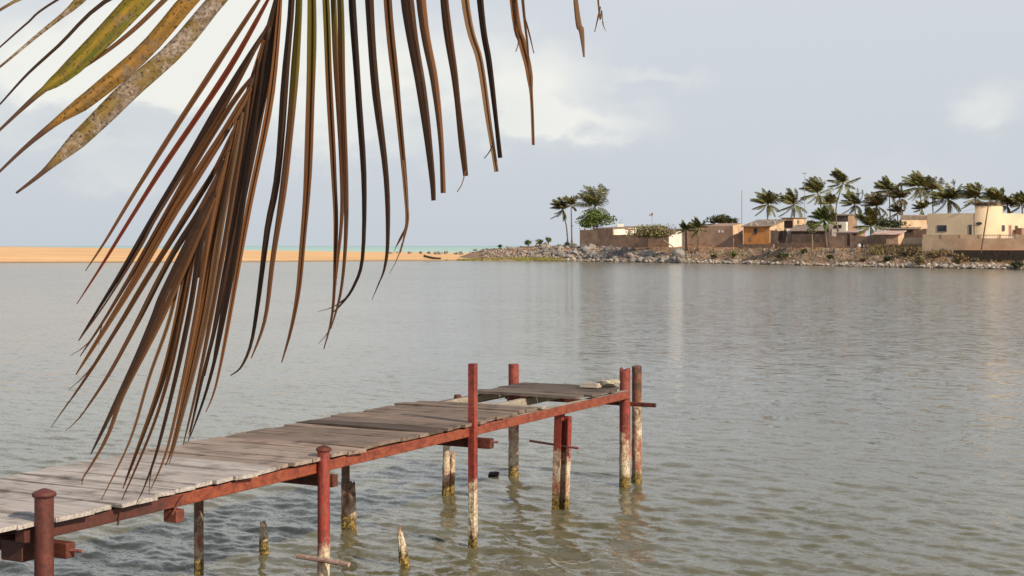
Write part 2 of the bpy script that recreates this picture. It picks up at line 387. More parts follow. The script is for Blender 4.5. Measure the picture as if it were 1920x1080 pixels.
def soil_mat():
    m = MT('red_earth', .95)
    c = m.ramp(m.noise(.35, 6, .7), (.35, (.25, .115, .052)), (.6, (.40, .20, .095)))
    scrub = m.ramp(m.noise(.55, 7, .75), (.45, 0.0), (.6, 1.0))
    z = m.sepz()[2]
    k = m.math('ADD', .45, m.math('MULTIPLY', scrub, .55))
    low = m.math('SUBTRACT', 1.0, m.math('DIVIDE', m.math('SUBTRACT', z, 2.0), .55, True))
    c = m.mix(m.math('MULTIPLY', k, low), c, m.ramp(m.noise(1.6, 5, .7), (.35, (.135, .095, .066)), (.62, (.30, .225, .165))))
    wet = m.ramp(z, (.03, 1.0), (.22, 0.0))
    c = m.mix(wet, c, (.07, .05, .035)); m.color(c); m.bump(m.noise(3, 6, .7), .5, .15); return m.m
def sand_mat():
    m = MT('beach_sand', .95)
    c = m.ramp(m.noise(.12, 6, .6, m.map(m.pos, (.35, 1.6, 1))), (.35, (.66, .385, .175)), (.65, (.78, .49, .245)))
    c = m.mix(m.ramp(m.noise(.5, 6, .7, m.map(m.pos, (.25, 1.8, 1))), (.62, 0.0), (.75, .45)), c, (.42, .27, .15))
    n = m.math('ADD', m.sepz()[2], m.math('MULTIPLY', m.noise(.4, 3), .12))
    c = m.mix(m.ramp(n, (.12, 1.0), (.40, 0.0)), c, (.27, .18, .105)); m.color(c); m.bump(m.noise(.8, 6, .7, m.map(m.pos, (.4, 1.3, 1))), .35, .15); return m.m
HPX = [-1400, -900, 0, 250, 500, 760, 900, 1000]; HH = [3.0, 3.0, 2.86, 2.45, 1.95, 1.5, 1.25, 1.0]
def sandz(px, t):
    h = float(np.interp(px, HPX, HH))
    z = float(np.interp(t, [-8, 0, 1.2, 8, 22, 45, 60, 80, 115, 150], [-.9, 0, .16, .32 * h, .52 * h, .86 * h, h, .9 * h, -.4, -1.5]))
    if t > 2: z += .08 * fbm(px * .02, t * .07) * min(1, t / 10)
    return z
def sand_fn(px, t): d = Sd(px) + t; return ((px - 960) * d / F, d, sandz(px, t))
sand = tag(grid_obj('sand_bar', sand_mat(), list(range(-1400, 1001, 12)), [-8, -3, 0, .6, 1.2, 3, 5, 8, 12, 17, 22, 30, 38, 45, 53, 60, 70, 80, 95, 115, 150], sand_fn), kind='structure')
def land_fn(px, t):
    p = Tpos(px, t)
    if t > 1 and t < 60: p.z += .16 * fbm(p.x * .5, p.y * .5) * min(1, t / 4)
    if px < 905: p.z -= (905 - px) * .03
    if px > 1795 and t > 4:       # cut back behind the retaining wall
        pass
    return p
land = tag(grid_obj('village_ground', soil_mat(), list(range(842, 2700, 5)), [-8, -3, 0, 1, 2, 3, 4.5, 6, 7.5, 9, 11, 13, 15, 18, 22, 28, 34, 44, 55, 80, 140, 300], land_fn), kind='structure')

# ------------------------------------------------------------------ sea and lagoon
def sea_mat():
    m = MT('sea_water', .35)
    y = m.sepz()[1]
    c = m.ramp(m.math('DIVIDE', y, 6000.0, True), (0.06, (.42, .62, .50)), (.25, (.30, .52, .46)), (1.0, (.22, .40, .42)))
    c = m.mix(m.ramp(m.noise(.006, 4, .6, m.map(m.pos, (.3, 1, 1))), (.45, 0.0), (.6, .35)), c, (.50, .64, .53))
    m.color(c); m.b.inputs['Specular IOR Level'].default_value = .15; m.bump(m.noise(.35, 5, .6), .5, .3); return m.m
mb = MB(); mb.add([(-30000, 300, -.35), (30000, 300, -.35), (30000, 45000, -.35), (-30000, 45000, -.35)], [(0, 1, 2, 3)])
tag(mesh_obj('sea', mb, sea_mat()), kind='structure')

def water_mat():
    m = MT('lagoon_water', .06)
    m.b.inputs['IOR'].default_value = 1.333
    c = m.ramp(m.noise(.25, 3, .5), (.35, (.118, .110, .064)), (.65, (.140, .131, .082))); m.color(c)
    def layer(scale, rot, amp):
        n = m.N('ShaderNodeTexNoise'); n.inputs['Scale'].default_value = 1; n.inputs['Detail'].default_value = 3; n.inputs['Roughness'].default_value = .55
        m.L(m.map(m.pos, scale, (0, 0, R(rot))), n.inputs['Vector'])
        a = m.N('ShaderNodeVectorMath'); a.operation = 'SUBTRACT'; m.L(n.outputs['Color'], a.inputs[0]); a.inputs[1].default_value = (.5, .5, .5)
        b = m.N('ShaderNodeVectorMath'); b.operation = 'MULTIPLY'; m.L(a.outputs[0], b.inputs[0]); b.inputs[1].default_value = amp
        return b.outputs[0]
    def add(a, b):
        n = m.N('ShaderNodeVectorMath'); n.operation = 'ADD'; m.L(a, n.inputs[0]); m.L(b, n.inputs[1]); return n.outputs[0]
    def sharp(v, k):       # rare steep facets between calm ones
        n = m.N('ShaderNodeVectorMath'); n.operation = 'LENGTH'; m.L(v, n.inputs[0])
        q = m.N('ShaderNodeVectorMath'); q.operation = 'SCALE'; m.L(v, q.inputs[0]); m.L(m.math('MULTIPLY', n.outputs['Value'], k), q.inputs['Scale']); return q.outputs[0]
    v = add(layer((1.6, 4.5, 1), -30, (.10, .22, 0)), add(sharp(layer((3.2, 11, 1), -34, (.42, .62, 0)), 7.5), add(sharp(layer((7, 24, 1), -26, (.42, .50, 0)), 6.0), layer((22, 60, 1), -40, (.34, .44, 0)))))
    far = m.math('DIVIDE', m.math('SUBTRACT', m.sepz()[1], 30.0), 110.0, True)      # unresolved ripples widen the reflection with distance
    m.L(m.math('ADD', .05, m.math("MULTIPLY", far, .09)), m.b.inputs['Roughness'])
    e = m.noise(1.0, 2, .5, m.map(m.pos, (.05, .12, 1)))
    sc = m.N('ShaderNodeVectorMath'); sc.operation = 'SCALE'; m.L(v, sc.inputs[0]); m.L(m.math('MULTIPLY', m.math('ADD', .45, m.math('MULTIPLY', e, 1.0)), m.math('ADD', 1.0, m.math("MULTIPLY", far, .35))), sc.inputs['Scale'])
    nrm = m.N('ShaderNodeNewGeometry').outputs['Normal']
    nn = m.N('ShaderNodeVectorMath'); nn.operation = 'NORMALIZE'; m.L(add(nrm, sc.outputs[0]), nn.inputs[0]); m.L(nn.outputs[0], m.b.inputs['Normal'])
    return m.m
def lagoon():
    rows = np.concatenate([np.array([2600., 2200, 1900, 1650, 1500, 1400, 1300, 1240]), np.arange(1200, 486.0, -1.5), np.array([485.0, 483, 481.0])])
    cols = np.concatenate([np.arange(-1500, -160, 40.), np.arange(-160, 2080, 4.5), np.arange(2080, 2900, 40.)])
    d = EYE * F / (rows - HZ); D, C = np.meshgrid(d, cols, indexing='xy'); X = (C - 960) * D / F; Y = D
    dr = np.abs(np.gradient(d)); DR = np.maximum(np.tile(dr, (len(cols), 1)), D * 4.5 / F)
    rng = np.random.default_rng(5); Z = np.zeros_like(X)
    wa = math.atan2(-.80, -.60)
    for i in range(70):
        lam = .14 * (.95 / .14) ** rng.random() ** 1.25; th = wa + rng.normal() * .50; k = 2 * math.pi / lam
        amp = .0034 * lam ** .9
        fade = np.clip((lam / DR - 2.2) / 2.5, 0, 1)
        ph = k * (X * math.cos(th) + Y * math.sin(th)) + rng.random() * 6.28
        Z += amp * fade * (np.sin(ph) + .25 * np.sin(2 * ph + 1.2))
    gust = .7 + .5 * np.sin(X * .21 + Y * .07 + 1) * np.sin(Y * .13 - X * .05) 
    Z *= gust
    nr = len(rows); nc = len(cols); V = np.stack([X, Y, Z], -1).reshape(-1, 3)
    me = bpy.data.meshes.new('lagoon'); idx = np.arange(nc * nr).reshape(nc, nr)
    q = np.stack([idx[:-1, :-1], idx[1:, :-1], idx[1:, 1:], idx[:-1, 1:]], -1).reshape(-1, 4)
    me.vertices.add(len(V)); me.vertices.foreach_set('co', V.astype(np.float32).ravel())
    me.loops.add(q.size); me.loops.foreach_set('vertex_index', q.astype(np.int32).ravel())
    me.polygons.add(len(q)); me.polygons.foreach_set('loop_start', np.arange(0, q.size, 4, dtype=np.int32))
    me.polygons.foreach_set('use_smooth', np.ones(len(q), dtype=bool))
    me.update(calc_edges=True); me.validate()
    me.materials.append(water_mat())
    o = bpy.data.objects.new('lagoon_water', me); COL.objects.link(o); tag(o, kind='structure')
lagoon()

# ------------------------------------------------------------------ village buildings
def raypt(px, A, dvec):      # point on the plan line A + t*dvec seen at column px
    k = (px - 960) / F; t = (k * A[1] - A[0]) / (dvec[0] - k * dvec[1]); return Vector((A[0] + t * dvec[0], A[1] + t * dvec[1]))
def footprint(pxl, pxr, pxs, d, ang):
    a = R(ang); fd = Vector((-math.cos(a), math.sin(a))); sd_ = Vector((math.sin(a), math.cos(a)))
    B = Vector(((pxr - 960) * d / F, d)); A = raypt(pxl, B, fd); C = raypt(pxs, B, sd_)
    return A, B, C, A + C - B
def opening(parent, A, B, px0, px1, y0, y1, name='window', m1='frame', m2='glass', frame=.07, label=None):
    dv = (B - A).normalized(); p = raypt(px0, A, dv); q = raypt(px1, A, dv); nrm = Vector((dv.y, -dv.x))
    if nrm.y > 0: nrm = -nrm
    dm = (p.y + q.y) / 2; z0, z1 = zpx(y1, dm), zpx(y0, dm)
    a = MB(); n3 = Vector((nrm.x, nrm.y, 0)); P0 = Vector((p.x, p.y, 0)) + n3 * .02; Q0 = Vector((q.x, q.y, 0)) + n3 * .02
    up = lambda v, z: Vector((v.x, v.y, z))
    if m1:
        a.bar(up(P0, z0), up(P0, z1), .09, frame, n3); a.bar(up(Q0, z0), up(Q0, z1), .09, frame, n3)
        a.bar(up(P0, z1), up(Q0, z1), .10, frame + .02); a.bar(up(P0, z0), up(Q0, z0), .12, frame + .02)
        w = mesh_obj(name, a, M[m1], parent)
        b = MB(); b.bar(up(P0, (z0 + z1) / 2), up(Q0, (z0 + z1) / 2), .05, z1 - z0 - .02); mesh_obj('pane' if name == 'window' else 'leaf', b, M[m2], w)
    else:
        b = MB(); b.bar(up(P0, (z0 + z1) / 2), up(Q0, (z0 + z1) / 2), .05, z1 - z0); w = mesh_obj(name, b, M[m2], parent)
    if label: w['label'] = label
    return w
def house(name, label, cat, pxl, pxr, pxs, d, yf, yb, mat, ang=28, roof=None, over=.3, side_mat=None, z0=1.9, roofth=.12, group=None):
    A, B, C, D = footprint(pxl, pxr, pxs, d, ang)
    cen = (A + B + C + D) / 4; root = empty(name, (cen.x, cen.y, 2.9), label, cat, group)
    zf, zb = zpx(yf, B.y), zpx(yb, C.y)
    w = MB(); w.prism([A, B, C, D], z0, [zf, zf, zb, zb]); mesh_obj('wall', w, M[mat], root)
    if side_mat:
        s = MB(); n = (B - A).normalized(); s.prism([B + n * .0, B + n * .03, C + n * .03, C], z0, [zf - .01, zf - .01, zb - .01, zb - .01]); mesh_obj('side_wall', s, M[side_mat], root)
    if roof:
        f = (B - A).normalized(); g = (C - B).normalized(); sl_ = (zb - zf) / (C - B).length
        pts = [A - f * over - g * over, B + f * over - g * over, C + f * over + g * over, D - f * over + g * over]
        zz = [zf - sl_ * over, zf - sl_ * over, zb + sl_ * over, zb + sl_ * over]
        r = MB(); r.slab([(p.x, p.y, z + roofth + .004) for p, z in zip(pts, zz)], roofth)
        rr = mesh_obj('roof', r, M[roof], root)
    else: rr = None
    return root, A, B, C, D, rr
def wall_run(name, label, pts, th, mat, z0=1.8, cat='wall'):     # pts: (px, d, ytop)
    c = P(pts[len(pts) // 2][0], 461, pts[len(pts) // 2][1]); root = empty(name, (c.x, c.y, 2.9), label, cat)
    w = MB(); pl = [Vector(((px - 960) * d / F, d)) for px, d, y in pts]
    for i in range(len(pts) - 1):
        p, q = pl[i], pl[i + 1]; t = (q - p).normalized(); n = Vector((-t.y, t.x)) * th
        z1, z2 = zpx(pts[i][2], pts[i][1]), zpx(pts[i + 1][2], pts[i + 1][1])
        k = 7; 
        for j in range(k):      # slightly uneven coping
            a, b = p.lerp(q, j / k), p.lerp(q, (j + 1) / k); za = z1 + (z2 - z1) * (j + .5) / k + random.uniform(-.06, .06)
            w.prism([a, b, b + n, a + n], z0, [za] * 4)
    mesh_obj('wall', w, M[mat], root); return root, pl

# left compound
wall_run('compound_wall', 'tall brown mud block wall left of the white walled house', [(1087, 289, 431), (1120, 286.5, 430), (1149, 284, 427)], .3, 'mud')
wall_run('compound_wall', 'long low dark brown wall behind the tangled dry tree', [(1149, 281, 440), (1200, 277, 440.5), (1254, 272.5, 441)], .3, 'mud')
r, A, B, C, D, rf = house('house', 'white walled house with small chimney behind the brown wall', 'house', 1112, 1149, 1202, 292, 429, 425, 'mud', 42, roof='tin', side_mat='white')
ch = MB(); p = P(1163, 425, 300); ch.box((p.x - .7, p.y - .5, p.z - .6), (p.x + .7, p.y + .6, zpx(420, 300))); mesh_obj('chimney', ch, M['white'], rf)
ch = MB(); q = P(1180, 437, 284); ch.bar((q.x, q.y, 2), (q.x, q.y, zpx(430.5, 284)), .45, .4, (0, 1, 0)); ch.bar((q.x - .9, q.y, zpx(430, 284)), (q.x + .9, q.y, zpx(430, 284)), .5, .3)
tag(mesh_obj('gate_post', ch, M['mud'], loc=(q.x, q.y, 2.9)), 'brown T-topped post in front of the white chimney house', 'post')
r, A, B, C, D, rf = house('house', 'small house with bright white gable wall by the leaning tree', 'house', 1215, 1254, 1277.5, 272, 441, 430, 'mud', 33, roof='tin', over=.2, side_mat='white')
# middle row
r, A, B, C, D, rf = house('house', 'dark mud house behind the two small palms', 'house', 1279, 1327, 1340, 283, 424, 421, 'mud', 24, roof='tin', over=.2)
r, A, B, C, D, rf = house('house', 'pinkish mud house with two pale holes in its front', 'house', 1327, 1374, 1393, 264, 423, 418.5, 'mud_pale', 30, side_mat='peach')
opening(r, A, B, 1346.5, 1350, 431.5, 436, 'opening', None, 'white'); opening(r, A, B, 1353, 1356.5, 432, 436, 'opening', None, 'white')
wall_run('low_wall', 'short shaded wall between the pinkish house and the orange house', [(1375, 258, 441), (1384, 258, 437), (1393, 258, 431)], .25, 'mud')
r, A, B, C, D, rf = house('orange_house', 'orange plastered house with sloping grey tin roof weighed by stones', 'house', 1394, 1443, 1470, 254, 424.5, 413, 'orange', 32, roof='tin', over=.35, side_mat='peach')
opening(r, A, B, 1413.5, 1420, 428, 438.5)
opening(r, A, B, 1406, 1410, 444, 452, 'stain', None, 'mud')
def roof_stones(A, B, C, D, rf, yf, yb, n=13):
    zf, zb = zpx(yf, B.y), zpx(yb, C.y)
    for i in range(n):
        a, b = random.random(), random.random(); p = A.lerp(B, a).lerp(D.lerp(C, a), b); z = zf + (zb - zf) * b + .13
        s = MB(); r_ = random.uniform(.16, .34)
        s.tube([(p.x, p.y, z - .05), (p.x, p.y, z + r_ * .5), (p.x + .03, p.y, z + r_)], [r_, r_ * .95, r_ * .5], 6, lambda q_, an, i_: random.uniform(.75, 1.15))
        tag(mesh_obj('roof_stone', s, M['rubble'], loc=(p.x, p.y, z)), 'grey stone lying on the tin roof of the orange house', 'stone', 'stones holding down the orange house roof')
roof_stones(A, B, C, D, rf, 424.5, 413)
pl = MB(); pl.bar(P(1384, 461, 250) - Vector((0, 0, .55)), P(1452, 461, 244) - Vector((0, 0, .55)), .6, 1.7); tag(mesh_obj('plinth', pl, M['mud'], loc=P(1418, 461, 247)), 'low earth plinth in front of the orange house', 'plinth')
r, A, B, C, D, rf = house('house', 'two storey peach house with dark loggia above the orange house', 'house', 1466, 1488, 1512, 280, 409, 409, 'peach', 38, roof='tin', over=.35)
opening(r, A, B, 1468.5, 1486, 414, 427, 'loggia', None, 'door'); dv = C - B; opening(r, B, C, 1495, 1497.5, 413.5, 418.5)  # dark sheet on the wall stands in for the shaded loggia opening
wall_run('compound_wall', 'very dark wall between the orange house and the pale pillar', [(1445, 249, 431), (1460, 249, 433), (1474, 248, 432)], .3, 'dark_wood')
g = MB(); p = P(1477.5, 461, 250); g.box((p.x - .25, p.y, 2.2), (p.x + .45, p.y + .6, zpx(429, 250))); r = tag(mesh_obj('gate_pillar', g, M['white'], loc=(p.x, p.y, 2.8)), 'sunlit pale pillar with pink side beside the dark shed', 'pillar')
g2 = MB(); g2.box((p.x + .453, p.y - .05, 2.2), (p.x + .60, p.y + .5, zpx(429, 250))); mesh_obj('trim', g2, M['pink'], r)
g3 = MB(); p = P(1462, 461, 256); g3.box((p.x - .5, p.y, 2.2), (p.x + .6, p.y + .4, zpx(428, 256))); tag(mesh_obj('gate_pillar', g3, M['peach'], loc=(p.x, p.y, 2.8)), 'peach block showing above the very dark wall', 'pillar')
r, A, B, C, D, rf = house('shed', 'black boarded shed with pale sloping roof behind the small slim tree', 'shed', 1484, 1551, 1560, 246, 433, 423, 'dark_wood', 16, roof='tin', over=.4)
wall_run('low_wall', 'knee high grey wall at the foot of the black shed', [(1452, 240, 455), (1500, 236, 455), (1556, 232, 455)], .3, 'mud')
r, A, B, C, D, rf = house('house', 'dark roofed house with pale verandah behind the leaning tall palm', 'house', 1553, 1590, 1607, 268, 404, 402, 'dark_wood', 30, roof='tin', over=.25, side_mat='mud')
v = MB(); a_, b_ = A.lerp(B, .15), B; n = Vector(((B - A).y, -(B - A).x)).normalized(); n = n if n.y < 0 else -n
v.prism([a_ + n * 1.2, b_ + n * 1.2, b_ + n * .05, a_ + n * .05], 2, [zpx(416, 268)] * 4); mesh_obj('verandah', v, M['white'], r)
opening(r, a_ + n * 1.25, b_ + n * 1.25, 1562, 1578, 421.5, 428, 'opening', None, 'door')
r, A, B, C, D, rf = house('mud_hut', 'small mud hut with peach roof edge and tall dark doorway', 'hut', 1568, 1606, 1617, 236, 437, 434, 'mud_pale', 24, roof='tin_pink', over=.25)
opening(r, A, B, 1600, 1605, 438, 442, 'window', 'frame', 'door')
g = MB(); p = P(1616.5, 461, 233); g.box((p.x - .45, p.y, 2.2), (p.x + .25, p.y + .5, zpx(432.5, 233))); r = tag(mesh_obj('gate_pillar', g, M['peach'], loc=(p.x, p.y, 2.8)), 'pink edged pillar with small arch beside the mud hut', 'pillar')
g2 = MB(); g2.box((p.x + .253, p.y - .04, 2.2), (p.x + .50, p.y + .4, zpx(431.8, 233))); mesh_obj('trim', g2, M['pink'], r)
r, pl_ = wall_run('compound_wall', 'brown block wall with a tall dark doorway along the path', [(1555.5, 226.5, 442.5), (1600, 224.3, 443), (1662, 221, 441.5)], .3, 'mud')
opening(r, pl_[0], pl_[1], 1588, 1594.5, 438.5, 461.5, 'door', 'frame', 'door')
r, A, B, C, D, rf = house('shed', 'tan block shed with pinkish white tin roof above the dry bank', 'shed', 1638, 1684, 1695, 218, 440, 434, 'mud_pale', 24, roof='tin_pink', over=.35, side_mat='peach')
g = MB(); a_ = raypt(1662, A, (B - A).normalized()); n = Vector((-(B - A).y, (B - A).x)).normalized(); n = n if n.y < 0 else -n
g.prism([A + n * .3, a_ + n * .3, a_ + n * .01, A + n * .01], 2, [zpx(441, 218)] * 4); mesh_obj('dark_front', g, M['dark_wood'], r)  # dark panel over the recess below the roof
r, A, B, C, D, rf = house('shed', 'low dark shed with pale flat roof behind the tan shed', 'shed', 1664, 1712, 1727, 236, 430, 426, 'dark_wood', 20, roof='tin', over=.4)
wall_run('compound_wall', 'rough low stone wall left of the cream house', [(1694, 213.5, 446.5), (1712, 212, 445), (1731, 210.5, 445)], .3, 'cement')
wall_run('compound_wall', 'short brown wall behind the rough stone wall', [(1712, 222, 433), (1722, 220, 430), (1737, 217, 429)], .3, 'mud')
r, A, B, C, D, rf = house('house', 'long cream bungalow with thin dark roof left of the big cream house', 'house', 1690, 1737, 1737.6, 250, 415, 413, 'peach', -24, roof='tin', over=.35)
for a, b in ((1722, 1725), (1729, 1732)): opening(r, A, B, a, b, 424, 433, 'window', None, 'mud')
# big cream house
def cream_house():
    ang = 30; d = 202; a = R(ang)
    fd = Vector((-math.cos(a), math.sin(a))); sdv = Vector((math.sin(R(52)), math.cos(R(52))))
    B0 = Vector(((1852 - 960) * d / F, d)); A = raypt(1739, B0, fd); Cp = raypt(2010, B0, sdv)
    root = empty('cream_house', (B0.x, B0.y + 4, 2.9), 'large cream house with rounded corner tower and thatched tower roof', 'house')
    # rounded corner between front wall and side wall
    r_ = 1.8; ta = B0 + fd * r_; tb = B0 + sdv * r_
    arc = [ta]; 
    for i in range(1, 10):
        t = i / 10; arc.append((1 - t) ** 2 * ta + 2 * t * (1 - t) * B0 + t * t * tb)
    arc.append(tb)
    back = A + (Cp - B0)
    zr = zpx(400.5, A.y)
    w = MB(); poly = [A] + arc + [Cp, back]; w.prism(poly, 2.0, [zr] * len(poly))
    me = mesh_obj('wall', w, M['cream'], root)
    # tower standing a little proud of the walls
    t0 = raypt(1827.5, A, (B0 - A).normalized()); t1 = raypt(1879.5, B0, sdv)
    off = (ta + tb) / 2 - B0; off = -off.normalized() * .06
    poly = [t0 + off] + [p + off for p in arc] + [t1 + off, t0 + (t1 - B0)]
    w = MB(); zt = zpx(385.5, 202); w.prism(poly, 2.0, [zt] * len(poly)); tw = mesh_obj('tower', w, M['cream'], root)
    c = (t0 + t1 + B0) / 3; rp = [c + (p - c) * 1.13 for p in poly]
    rf = MB(); n = len(rp); rng = random.Random(3)
    rf.add([(p.x, p.y, zt + .02) for p in rp] + [(c.x + (p.x - c.x) * .7, c.y + (p.y - c.y) * .7, zt + .35 + rng.random() * .22) for p in rp] + [(c.x, c.y, zt + .6)],
           [(i, (i + 1) % n, n + (i + 1) % n, n + i) for i in range(n)] + [(n + i, n + (i + 1) % n, 2 * n) for i in range(n)] + [tuple(range(n - 1, -1, -1))])
    roof = mesh_obj('tower_roof', rf, M['thatch'], root)
    st = MB()
    for i in range(420):
        q = rp[rng.randrange(n)].lerp(rp[rng.randrange(n)], rng.random() ** 1.5); e = Vector((rng.uniform(-.6, .6), rng.uniform(-.6, .6), rng.uniform(-.1, .25)))
        st.bar((q.x, q.y, zt + .12 + rng.random() * .35), Vector((q.x, q.y, zt + .12 + rng.random() * .35)) + e, .05, .03)
    mesh_obj('thatch', st, M['thatch'], roof)
    f0, f1 = A + off * 0, B0
    wn = opening(root, A, B0, 1757.5, 1775, 422.5, 434)
    opening(root, A, B0, 1817, 1822, 421.5, 441)
    po = raypt(1836, A + off, (B0 - A).normalized()); nn = Vector((-(B0 - A).y, (B0 - A).x)).normalized(); nn = nn if nn.y < 0 else -nn
    ov = MB(); zc = zpx(419, po.y); tv = (B0 - A).normalized()
    ring = [po + tv * .42 * math.cos(k * math.pi / 8) for k in range(16)]
    vs = [(p.x + nn.x * e, p.y + nn.y * e, zc + .22 * math.sin(k * math.pi / 8)) for e in (-.04, .07) for k, p in enumerate(ring)]
    ov.add(vs, [tuple(range(15, -1, -1)), tuple(range(16, 32))] + [(k, (k + 1) % 16, 16 + (k + 1) % 16, 16 + k) for k in range(16)])
    mesh_obj('oval_vent', ov, M['glass'], root)
    opening(root, B0 + off, Cp + off, 1878.5, 1883.5, 422.5, 433); opening(root, B0, Cp, 1903, 1908, 423.5, 434)
    opening(root, B0, Cp, 1891.5, 1896, 422.5, 446, 'door', 'pink', 'frame')
    cp = MB(); e0 = raypt(1880.2, B0, sdv); cp.bar((e0.x, e0.y, zr), (e0.x, e0.y, zt - .1), .12, .12, (0, 1, 0)); mesh_obj('red_edge', cp, M['pink'], root)
    b = MB(); p0, p1 = raypt(1910, B0 - Vector((0, 1.2)), sdv), raypt(1990, B0 - Vector((0, 1.2)), sdv); b.bar((p0.x, p0.y, zpx(434, p0.y)), (p1.x, p1.y, zpx(434, p0.y)), 1.0, 1.0)
    mesh_obj('porch', b, M['mud_pale'], root)
cream_house()
# cement compound wall with piers, recessed band and balusters
root = empty('garden_wall', P(1830, 461, 194), 'long cement wall with white balusters in front of the cream house', 'wall')
w = MB(); seg = [(1729, 201.5), (1770, 200), (1840, 197.5), (1910, 195), (2010, 191.5)]
def gp(px, off=0): 
    d = float(np.interp(px, [s[0] for s in seg], [s[1] for s in seg])) + off; return Vector(((px - 960) * d / F, d))
def gw(px0, px1, y0, y1, th=.25, off=0):
    a, b = gp(px0, off), gp(px1, off); t = (b - a).normalized(); n = Vector((-t.y, t.x)) * th
    zs = [zpx(y0, a.y), zpx(y0, b.y)]; z0 = 1.0 if y1 is None else zpx(y1, (a.y + b.y) / 2)
    w.prism([a, b, b + n, a + n], z0, [zs[0], zs[1], zs[1], zs[0]])
for a, b in ((1729, 1770), (1770, 1840), (1840, 1910), (1910, 2010)): gw(a, b, 447, None)
for a, b in ((1729, 1770), (1770, 1839)): gw(a, b, 440, 447.1, .18, .04)
gw(1907, 1910, 440, 447.1, .2, .03); gw(1910, 2010, 440, 447.1, .2, .03)
for px in (1732, 1766, 1802, 1838, 1874, 1906): gw(px - 2, px + 2, 439.3, 447.05, .34, -.03)
for a, b in ((1840, 1872), (1876, 1904)): gw(a, b, 440, 441.3, .22, -.01)
mesh_obj('wall', w, M['cement'], root)
for px in np.arange(1844, 1904, 2.9):
    if abs(px - 1874) < 3: continue
    b = MB(); q = gp(px, .08); b.tube([(q.x, q.y, zpx(447.3, q.y)), (q.x, q.y, zpx(445.5, q.y)), (q.x, q.y, zpx(443.5, q.y)), (q.x, q.y, zpx(441, q.y))], [.05, .085, .045, .06], 8)
    mesh_obj('baluster', b, M['white'], root)
# dark retaining wall and path slab
w = MB(); lip = MB()
for (a, b) in ((1788, 1850), (1850, 1920), (1920, 2060), (2060, 2300)):
    p = Vector(((a - 960) * (Sd(a) + 7.5) / F, Sd(a) + 7.5)); q = Vector(((b - 960) * (Sd(b) + 7.5) / F, Sd(b) + 7.5)); t = (q - p).normalized(); n = Vector((-t.y, t.x))
    z1, z2 = zpx(471.5, p.y), zpx(471.5, q.y); z1 = 2.38; z2 = 2.38
    w.prism([p, q, q + n * .5, p + n * .5], .3, [z1, z2, z2, z1]); lip.prism([p + n * .02, q + n * .02, q + n * 12, p + n * 12], 2.1, [2.46, 2.46, 2.62, 2.62])
rt = empty('retaining_wall', P(1850, 461, 192), 'dark brown retaining wall below the cement wall at the right edge', 'wall')
mesh_obj('wall', w, M['retain'], rt)
mo = MT('path_earth', .95); mo.color(mo.ramp(mo.noise(.5, 6), (.35, (.40, .20, .10)), (.65, (.56, .30, .16)))); tag(mesh_obj('path', lip, mo.m), kind='structure')

# ------------------------------------------------------------------ poles, flag
def pole(name, label, cat, px0, y0, px1, y1, d, r, mat, lean_d=0):
    a, b = P(px0, y0, d), P(px1, y1, d + lean_d); a.z = min(a.z, 2.6 if d > 200 else a.z)
    m = MB(); m.tube([a, a.lerp(b, .5), b], [r * 1.15, r, r * .8], 8); return a, b, m
a, b, m = pole('x', '', '', 1222.8, 460, 1222.8, 398.5, 278, .05, 'iron'); fl = tag(mesh_obj('flagpole', m, M['iron'], loc=(a.x, a.y, 2.9)), 'thin flagpole rising behind the tangled dry tree', 'flagpole')
fm = MT('flag_cloth', .8); uvn = fm.N('ShaderNodeUVMap').outputs[0]; fm.color(fm.ramp(fm.sepz(uvn)[0], (0.0, (.035, .04, .07)), (.36, (.035, .04, .07)), (.40, (.45, .07, .06)), (.66, (.50, .09, .08)), (.72, (.75, .62, .58)), (1, (.8, .72, .68))))
fg = MB(); fg.uv = []; nx = 10
for i in range(nx + 1):
    t = i / nx
    for j in (0, 1):
        q = P(1224.2 - 6.5 * t, 399.0 + 3.2 * t + j * (4.6 - 1.4 * t), 278); q.y += .25 * math.sin(t * 7); fg.v.append(tuple(q)); fg.uv.append((t, j)); fg.t.append((1, 1, 1))
fg.f = [(2 * i, 2 * i + 1, 2 * i + 3, 2 * i + 2) for i in range(nx)]
fo = mesh_obj('flag', fg, fm.m, loc=P(1222.8, 400, 278)); tag(fo, 'small dark, red and white flag streaming left against the sky', 'flag')
so = fo.modifiers.new('thick', 'SOLIDIFY'); so.thickness = .02
a, b, m = pole('x', '', '', 1391, 440, 1391, 357, 268, .07, 'iron')
for k in range(8): m.bar(a.lerp(b, .5 + k * .06) + Vector((-.18, 0, 0)), a.lerp(b, .5 + k * .06) + Vector((.18, 0, 0)), .04, .04)
tag(mesh_obj('antenna_mast', m, M['iron'], loc=(a.x, a.y, 2.9)), 'thin grey radio mast left of the orange house', 'antenna')
a, b, m = pole('x', '', '', 1509.5, 440, 1508.5, 326, 272, .05, 'iron')
root = tag(mesh_obj('antenna_pole', m, M['iron'], loc=(a.x, a.y, 2.9)), 'tall thin pole with television aerial above the black shed', 'antenna')
m = MB(); m.bar(b + Vector((-.45, 0, .1)), b + Vector((.4, 0, .1)), .06, .06)
for k in range(5): m.bar(b + Vector((-.4 + k * .19, -.25, .1 + .02 * k)), b + Vector((-.4 + k * .19, .25, .1 + .02 * k)), .05, .05); m.bar(b + Vector((-.4 + k * .19, 0, -.05)), b + Vector((-.4 + k * .19, 0, .22)), .04, .04, (0, 1, 0))
mesh_obj('aerial', m, M['iron'], root)
q0, q1 = P(1839.5, 467.5, 190), P(1853.5, 384, 190); q0.z -= .4
